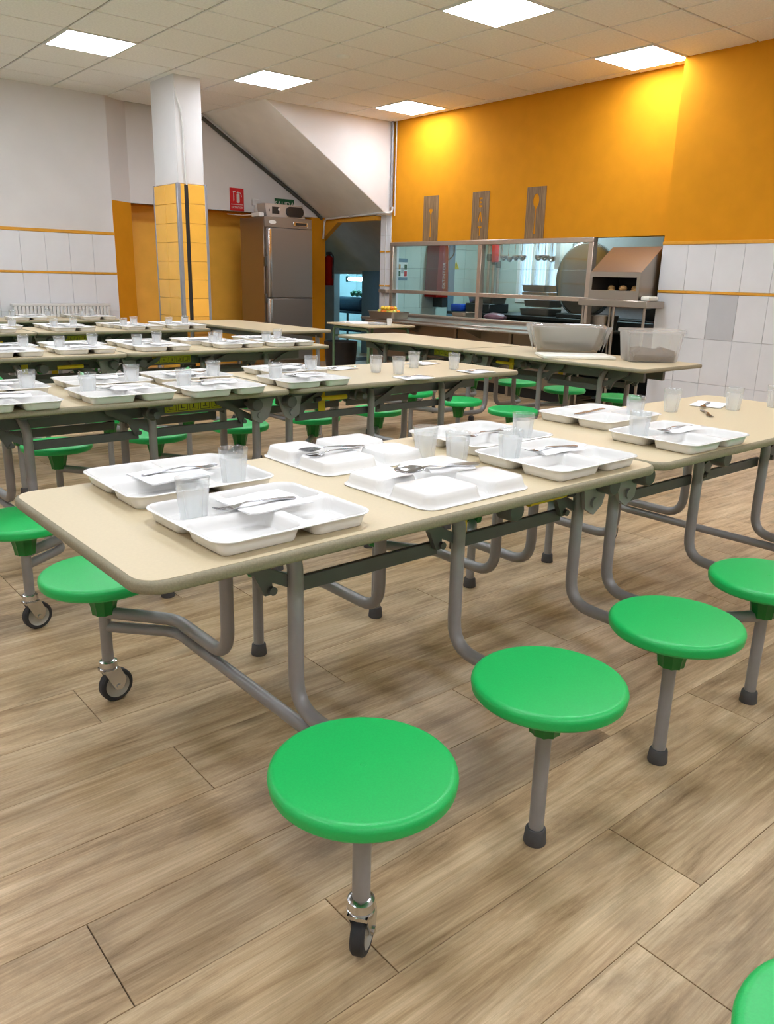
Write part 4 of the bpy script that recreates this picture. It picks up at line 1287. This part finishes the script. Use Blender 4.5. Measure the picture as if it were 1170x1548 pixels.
dv = root('router_box', 'pale flat box with cables on the fridge corner beside the radio', 'box', (fx + 0.0, fy + 0.12, fh + 0.0005))
put('box_body', box('box_body', 0.0, 0.07, 0, 0.2, 0, 0.05, M['conduit'], 0.005), dv)
put('cable', tube('cable', [(0.035, 0.2, 0.03), (0.0, 0.45, 0.03), (-0.02, 0.80, 0.06)], 0.006, M['conduit'], 6), dv)
for i, (x, z) in enumerate(((6.00, 2.16), (6.03, 2.08))):
    tag(put('socket_box', box('socket_box', x, x + 0.105, YB - 0.045, YB - 0.0005, z, z + 0.085, M['conduit'], 0.006)), ['upper', 'lower'][i] + ' white electrical box on the wall beside the radio', 'socket box')
sg = root('exit_sign', 'dark green SALIDA exit sign half hidden behind the radio', 'sign', (6.37, YB - 0.006, 2.132))
put('sign_plate', box('sign_plate', 0, 0.32, -0.004, 0.004, 0, 0.15, M['signg']), sg)
put('lettering', text_mesh('lettering', 'SALIDA', 0.10, 0.002, M['conduit']), sg, (0.16, -0.0055, 0.075), (math.pi / 2, 0, 0))
es = root('extinguisher_sign', 'red fire extinguisher sign on the white wall by the column', 'sign', (5.665, YB - 0.006, 2.075))
put('sign_plate', box('sign_plate', 0, 0.215, -0.004, 0.004, 0, 0.29, M['red'], 0.002), es)
bm = bmesh.new()
b_prism(bm, rrect(0.045, 0.115, 0.015, 4, 0.125, 0.16), -0.006, -0.0041, 'y')
b_prism(bm, [(0.105, 0.222), (0.145, 0.222), (0.145, 0.232), (0.105, 0.232)], -0.006, -0.0041, 'y')
b_prism(bm, [(0.118, 0.232), (0.132, 0.232), (0.132, 0.245), (0.118, 0.245)], -0.006, -0.0041, 'y')
b_prism(bm, [(0.150, 0.236), (0.172, 0.228), (0.182, 0.18), (0.175, 0.18), (0.166, 0.222), (0.148, 0.230)], -0.006, -0.0041, 'y')
b_prism(bm, [(0.045, 0.245), (0.09, 0.255), (0.09, 0.247), (0.062, 0.238), (0.064, 0.13), (0.052, 0.12), (0.052, 0.235)], -0.006, -0.0041, 'y')
put('pictogram', fin(bm, 'pictogram', M['conduit']), es)
put('rule_line', box('rule_line', 0.012, 0.203, -0.0055, -0.004, 0.078, 0.084, M['conduit']), es)
put('lettering', text_mesh('lettering', 'EXTINTOR', 0.036, 0.0015, M['conduit']), es, (0.107, -0.0055, 0.042), (math.pi / 2, 0, 0))

# radiator under the tiled wall
rd = root('radiator', 'long white panel radiator on the tiled wall', 'radiator', (2.66, YL - 0.15, 0))
for k in range(26):
    put('radiator_fin', box('radiator_fin', 0.02 + k * 0.0425, 0.055 + k * 0.0425, 0, 0.08, 0.17, 0.85, M['rad'], 0.008), rd)
put('radiator_header', box('radiator_header', 0.0, 1.13, -0.004, 0.09, 0.845, 0.875, M['rad'], 0.006), rd)
put('radiator_header', box('radiator_header', 0.0, 1.13, 0.01, 0.07, 0.20, 0.25, M['rad'], 0.006), rd)
put('bracket', box('bracket', 0.4, 0.43, 0.06, 0.133, 0.3, 0.6, M['rad']), rd)
put('bracket', box('bracket', 0.8, 0.83, 0.06, 0.133, 0.3, 0.6, M['rad']), rd)

# ------------------------------------------------------------------ space under the stair
struct('wall_understair_far', box('wall_understair_far', 8.60, 8.72, 11.79, 13.0, 0, 2.5, M['dim']))
struct('wall_understair_near', box('wall_understair_near', 8.60, 8.72, 8.9, 11.0, 0, 2.5, M['bluegrey']))
struct('wall_understair_head', box('wall_understair_head', 8.60, 8.72, 11.0, 11.79, 1.30, 2.5, M['dim']))
struct('wall_understair_back', box('wall_understair_back', 7.22, 10.2, 12.9, 13.0, 0, 2.5, M['dim']))
struct('wall_understair_side', box('wall_understair_side', 7.22, 7.3, YB + 0.65, 13.0, 0, 2.5, M['dim']))
struct('ceiling_understair', prism('ceiling_understair', [(7.25, 2.35), (8.66, 1.31), (8.66, 1.40), (7.25, 2.5)], 8.93, 12.95, M['dim'], 'y'))
struct('wall_store_back', box('wall_store_back', 9.9, 10.0, 10.2, 13.0, 0, 1.7, M['tile']))
struct('wall_store_side', box('wall_store_side', 8.72, 10.0, 10.2, 10.3, 0, 1.7, M['tile']))
struct('wall_store_far', box('wall_store_far', 8.72, 10.0, 12.85, 12.9, 0, 1.7, M['tile']))
struct('ceiling_store', box('ceiling_store', 8.72, 10.0, 10.2, 13.0, 1.70, 1.75, M['white']))
tb = root('tube_light', 'glowing blue-white tube light inside the understair store', 'light', (9.3, 11.95, 1.215))
for yy in (-0.37, 0.37):
    put('hanger_rod', tube('hanger_rod', [(0, yy, 0.04), (0, yy, 0.485)], 0.008, M['conduit'], 8), tb)
put('tube_lamp', tube('tube_lamp', [(0, -0.33, 0), (0, 0.33, 0)], 0.03, M['tube'], 12), tb)
put('lamp_holder', box('lamp_holder', -0.03, 0.03, -0.40, -0.33, -0.05, 0.05, M['dark'], 0.005), tb)
put('lamp_holder', box('lamp_holder', -0.03, 0.03, 0.33, 0.40, -0.05, 0.05, M['dark'], 0.005), tb)
shf = root('store_shelf', 'dark shelf unit inside the understair store', 'shelf', (9.1, 11.9, 0))
for z in (0.30, 0.62):
    put('shelf_board', box('shelf_board', -0.15, 0.25, -0.48, 0.48, z, z + 0.03, M['navy'], 0.003), shf)
for y in (-0.48, 0.45):
    for x in (-0.15, 0.22):
        put('leg', box('leg', x, x + 0.03, y, y + 0.03, 0, 0.76, M['black']), shf)
tag(put('fabric_roll', lathe('fabric_roll', [(0, -0.36), (0.10, -0.36), (0.125, -0.34), (0.125, 0.34), (0.10, 0.36), (0, 0.36)], M['navy'], 24, axis='y'), None, (9.12, 11.93, 0.78)), 'dark rolled bundle on the shelf in the understair store', 'roll')
bm = bmesh.new()
for i in range(5):
    bmesh.ops.create_icosphere(bm, subdivisions=1, radius=0.05, matrix=Matrix.Translation((0.01 * i, -0.18 + 0.08 * i, 0.03 * (i % 2))))
tag(put('artificial_plant', fin(bm, 'artificial_plant', M['leaf']), None, (9.12, 11.85, 0.955)), 'dark green plant cluster on top of the rolled bundle', 'plant')
tag(put('paper_stack', box('paper_stack', 9.0, 9.25, 11.55, 11.85, 0.331, 0.40, M['paper'], 0.004)), 'stack of papers on the lower store shelf', 'papers')
fe = root('fire_extinguisher', 'red fire extinguisher half hidden behind the orange pier', 'fire extinguisher', (7.425, 10.32, 1.12))
put('cylinder_body', lathe('cylinder_body', [(0, 0), (0.07, 0), (0.075, 0.02), (0.075, 0.36), (0.05, 0.42), (0.02, 0.44), (0, 0.44)], M['redd'], 20), fe)
put('valve_head', box('valve_head', -0.02, 0.02, -0.05, 0.05, 0.44, 0.49, M['black'], 0.006), fe)
put('hose', tube('hose', [(0, -0.05, 0.47), (0, -0.12, 0.42), (0, -0.10, 0.10)], 0.012, M['black'], 8, 0.06), fe)
put('wall_bracket', box('wall_bracket', -0.145, 0.02, 0.06, 0.495, 0.2, 0.24, M['black']), fe)

# ------------------------------------------------------------------ school desk with papers
dk = root('school_desk', 'small school desk with sage green tube legs near the counter', 'desk', (5.82, 7.25, 0), math.radians(-4))
put('desktop', box('desktop', -0.32, 0.32, -0.40, 0.46, 0.722, 0.742, M['top'], 0.006, 2), dk)
for sx in (-1, 1):
    put('leg_frame', tube('leg_frame', [(sx * 0.27, -0.33, 0.0), (sx * 0.27, -0.33, 0.70), (sx * 0.27, 0.38, 0.70), (sx * 0.27, 0.38, 0.0)], 0.016, M['dgreen'], 10, 0.06), dk)
put('cross_tube', tube('cross_tube', [(-0.27, 0.34, 0.60), (0.27, 0.34, 0.60)], 0.012, M['dgreen'], 10), dk)
put('book_rack', box('book_rack', -0.26, 0.26, -0.30, 0.30, 0.58, 0.595, M['dgreen'], 0.003), dk)
bm = bmesh.new()
for s in (-1, 1):
    n = 8
    A = [[], []]
    for i in range(n + 1):
        u = i / n
        z = 0.004 + 0.020 * math.sin(math.pi * min(1, u * 1.25)) * (1 - 0.5 * u)
        for k, y in enumerate((-0.12, 0.12)):
            A[k].append((s * u * 0.19, y, z))
    T = [[bm.verts.new(p) for p in a] for a in A]
    B = [[bm.verts.new((p[0], p[1], 0.0)) for p in a] for a in A]
    for i in range(n):
        bm.faces.new((T[0][i], T[0][i + 1], T[1][i + 1], T[1][i]))
        bm.faces.new((B[0][i], B[1][i], B[1][i + 1], B[0][i + 1]))
        for k in (0, 1):
            bm.faces.new((T[k][i], B[k][i], B[k][i + 1], T[k][i + 1]))
    bm.faces.new((T[0][n], B[0][n], B[1][n], T[1][n]))
tag(put('open_book', fin(bm, 'open_book', M['paper'], 0.5), None, (5.73, 7.45, 0.7425), (0, 0, 1.4)), 'open booklet with white pages lying on the school desk', 'book')
tag(put('folder', box('folder', 5.72, 5.88, 7.0, 7.2, 0.7425, 0.765, M['dim'], 0.004)), 'grey folder lying on the school desk beside the open booklet', 'folder')
tag(put('paper_cup', lathe('paper_cup', [(0, 0), (0.025, 0), (0.032, 0.075), (0.029, 0.075), (0.023, 0.004), (0, 0.004)], M['paper'], 20), None, (5.83, 6.95, 0.7425)), 'small white cup on the school desk near the counter', 'cup')
tag(put('waste_bin', lathe('waste_bin', [(0, 0), (0.17, 0), (0.21, 0.48), (0.20, 0.48), (0.165, 0.01), (0, 0.01)], M['black'], 24), None, (6.05, 8.15, 0)), 'dark bin on the floor behind the school desk', 'bin')

# ------------------------------------------------------------------ things on the table by the counter
bp = root('steel_basin', 'deep steel pan lined with a clear plastic bag', 'pan', (4.84, 3.73, TZ + 0.0004), math.radians(-50))
pm = pan_mesh('pan_body', 0.50, 0.30, 0.19, M['steel'], taper=0.035, rim=0.012, r=0.05)
put('pan_body', pm, bp)
bm = bmesh.new()
L = []
rb2 = random.Random(11)
base = rrect(1, 1, 0.14, 10)
def bag(sw, sd_, z, j):
    out = []
    for k, (x, y) in enumerate(base):
        f = 1 + j * 0.012 * math.sin(k * 2.1 + z * 60) + j * 0.010 * math.sin(k * 4.7)
        out.append((x * sw * f, y * sd_ * f, z + j * 0.006 * math.sin(k * 1.3)))
    return out
L = [bag(0.455, 0.265, 0.035, 1), bag(0.50, 0.305, 0.10, 1), bag(0.54, 0.335, 0.165, 0.6), bag(0.552, 0.350, 0.197, 0.5), bag(0.52, 0.318, 0.200, 0.4), bag(0.47, 0.27, 0.175, 1.2), bag(0.41, 0.22, 0.12, 1.5)]
b_loops(bm, L, False, False)
for sx, sy in ((-1, -1), (-1, 1), (1, -1)):
    b_prism(bm, [(sx * 0.268, 0.196), (sx * 0.305, 0.200), (sx * 0.272, 0.10), (sx * 0.245, 0.02)], sy * 0.12 - 0.002, sy * 0.12 + 0.002, 'y')
put('bag_liner', fin(bm, 'bag_liner', M['bag'], 1.0), bp)
cb = put('cutting_board', box('cutting_board', -0.25, 0.25, -0.14, 0.14, 0, 0.022, M['board'], 0.008, 2), None, (4.60, 3.47, TZ + 0.0004), (0, 0, math.radians(-38)))
tag(cb, 'white cutting board lying between the steel pan and the plastic box', 'cutting board')
bn = root('plastic_box', 'milky plastic food box with lid, brown contents showing through', 'box', (4.865, 3.055, TZ + 0.0004), math.radians(-39))
bm = bmesh.new()
L = []
for w_, d_, z, r_ in ((0.20, 0.30, 0, 0.03), (0.215, 0.335, 0.008, 0.035), (0.245, 0.375, 0.195, 0.035), (0.240, 0.370, 0.195, 0.032), (0.210, 0.330, 0.012, 0.03), (0.20, 0.30, 0.006, 0.03)):
    L.append([(y, x, z) for x, y in rrect(w_, d_, r_, 5)])
b_loops(bm, L)
put('box_body', fin(bm, 'box_body', M['bin'], 0.7), bn)
bm = bmesh.new()
L = [[(y, x, z) for x, y in rrect(w_, d_, 0.035, 5)] for w_, d_, z in ((0.250, 0.380, 0.190), (0.262, 0.394, 0.190), (0.264, 0.396, 0.208), (0.255, 0.386, 0.212), (0.235, 0.365, 0.210))]
b_loops(bm, L)
put('box_lid', fin(bm, 'box_lid', M['bin'], 0.5), bn)
bm = bmesh.new()
L = []
pts = rrect(0.30, 0.20, 0.025, 6)
L.append([(x * 0.97, y * 0.97, 0.007) for x, y in pts])
L.append([(x * 1.0, y * 1.0, 0.035) for x, y in pts])
L.append([(x * 1.01, y * 1.01, 0.055 + 0.018 * math.sin(k * 0.9) + 0.01 * math.sin(k * 2.3)) for k, (x, y) in enumerate(pts)])
L.append([(x * 0.5, y * 0.5, 0.085 + 0.012 * math.sin(k * 1.7)) for k, (x, y) in enumerate(pts)])
b_loops(bm, L)
fd_ = put('food_heap', fin(bm, 'food_heap', M['brown'], 1.0), bn)
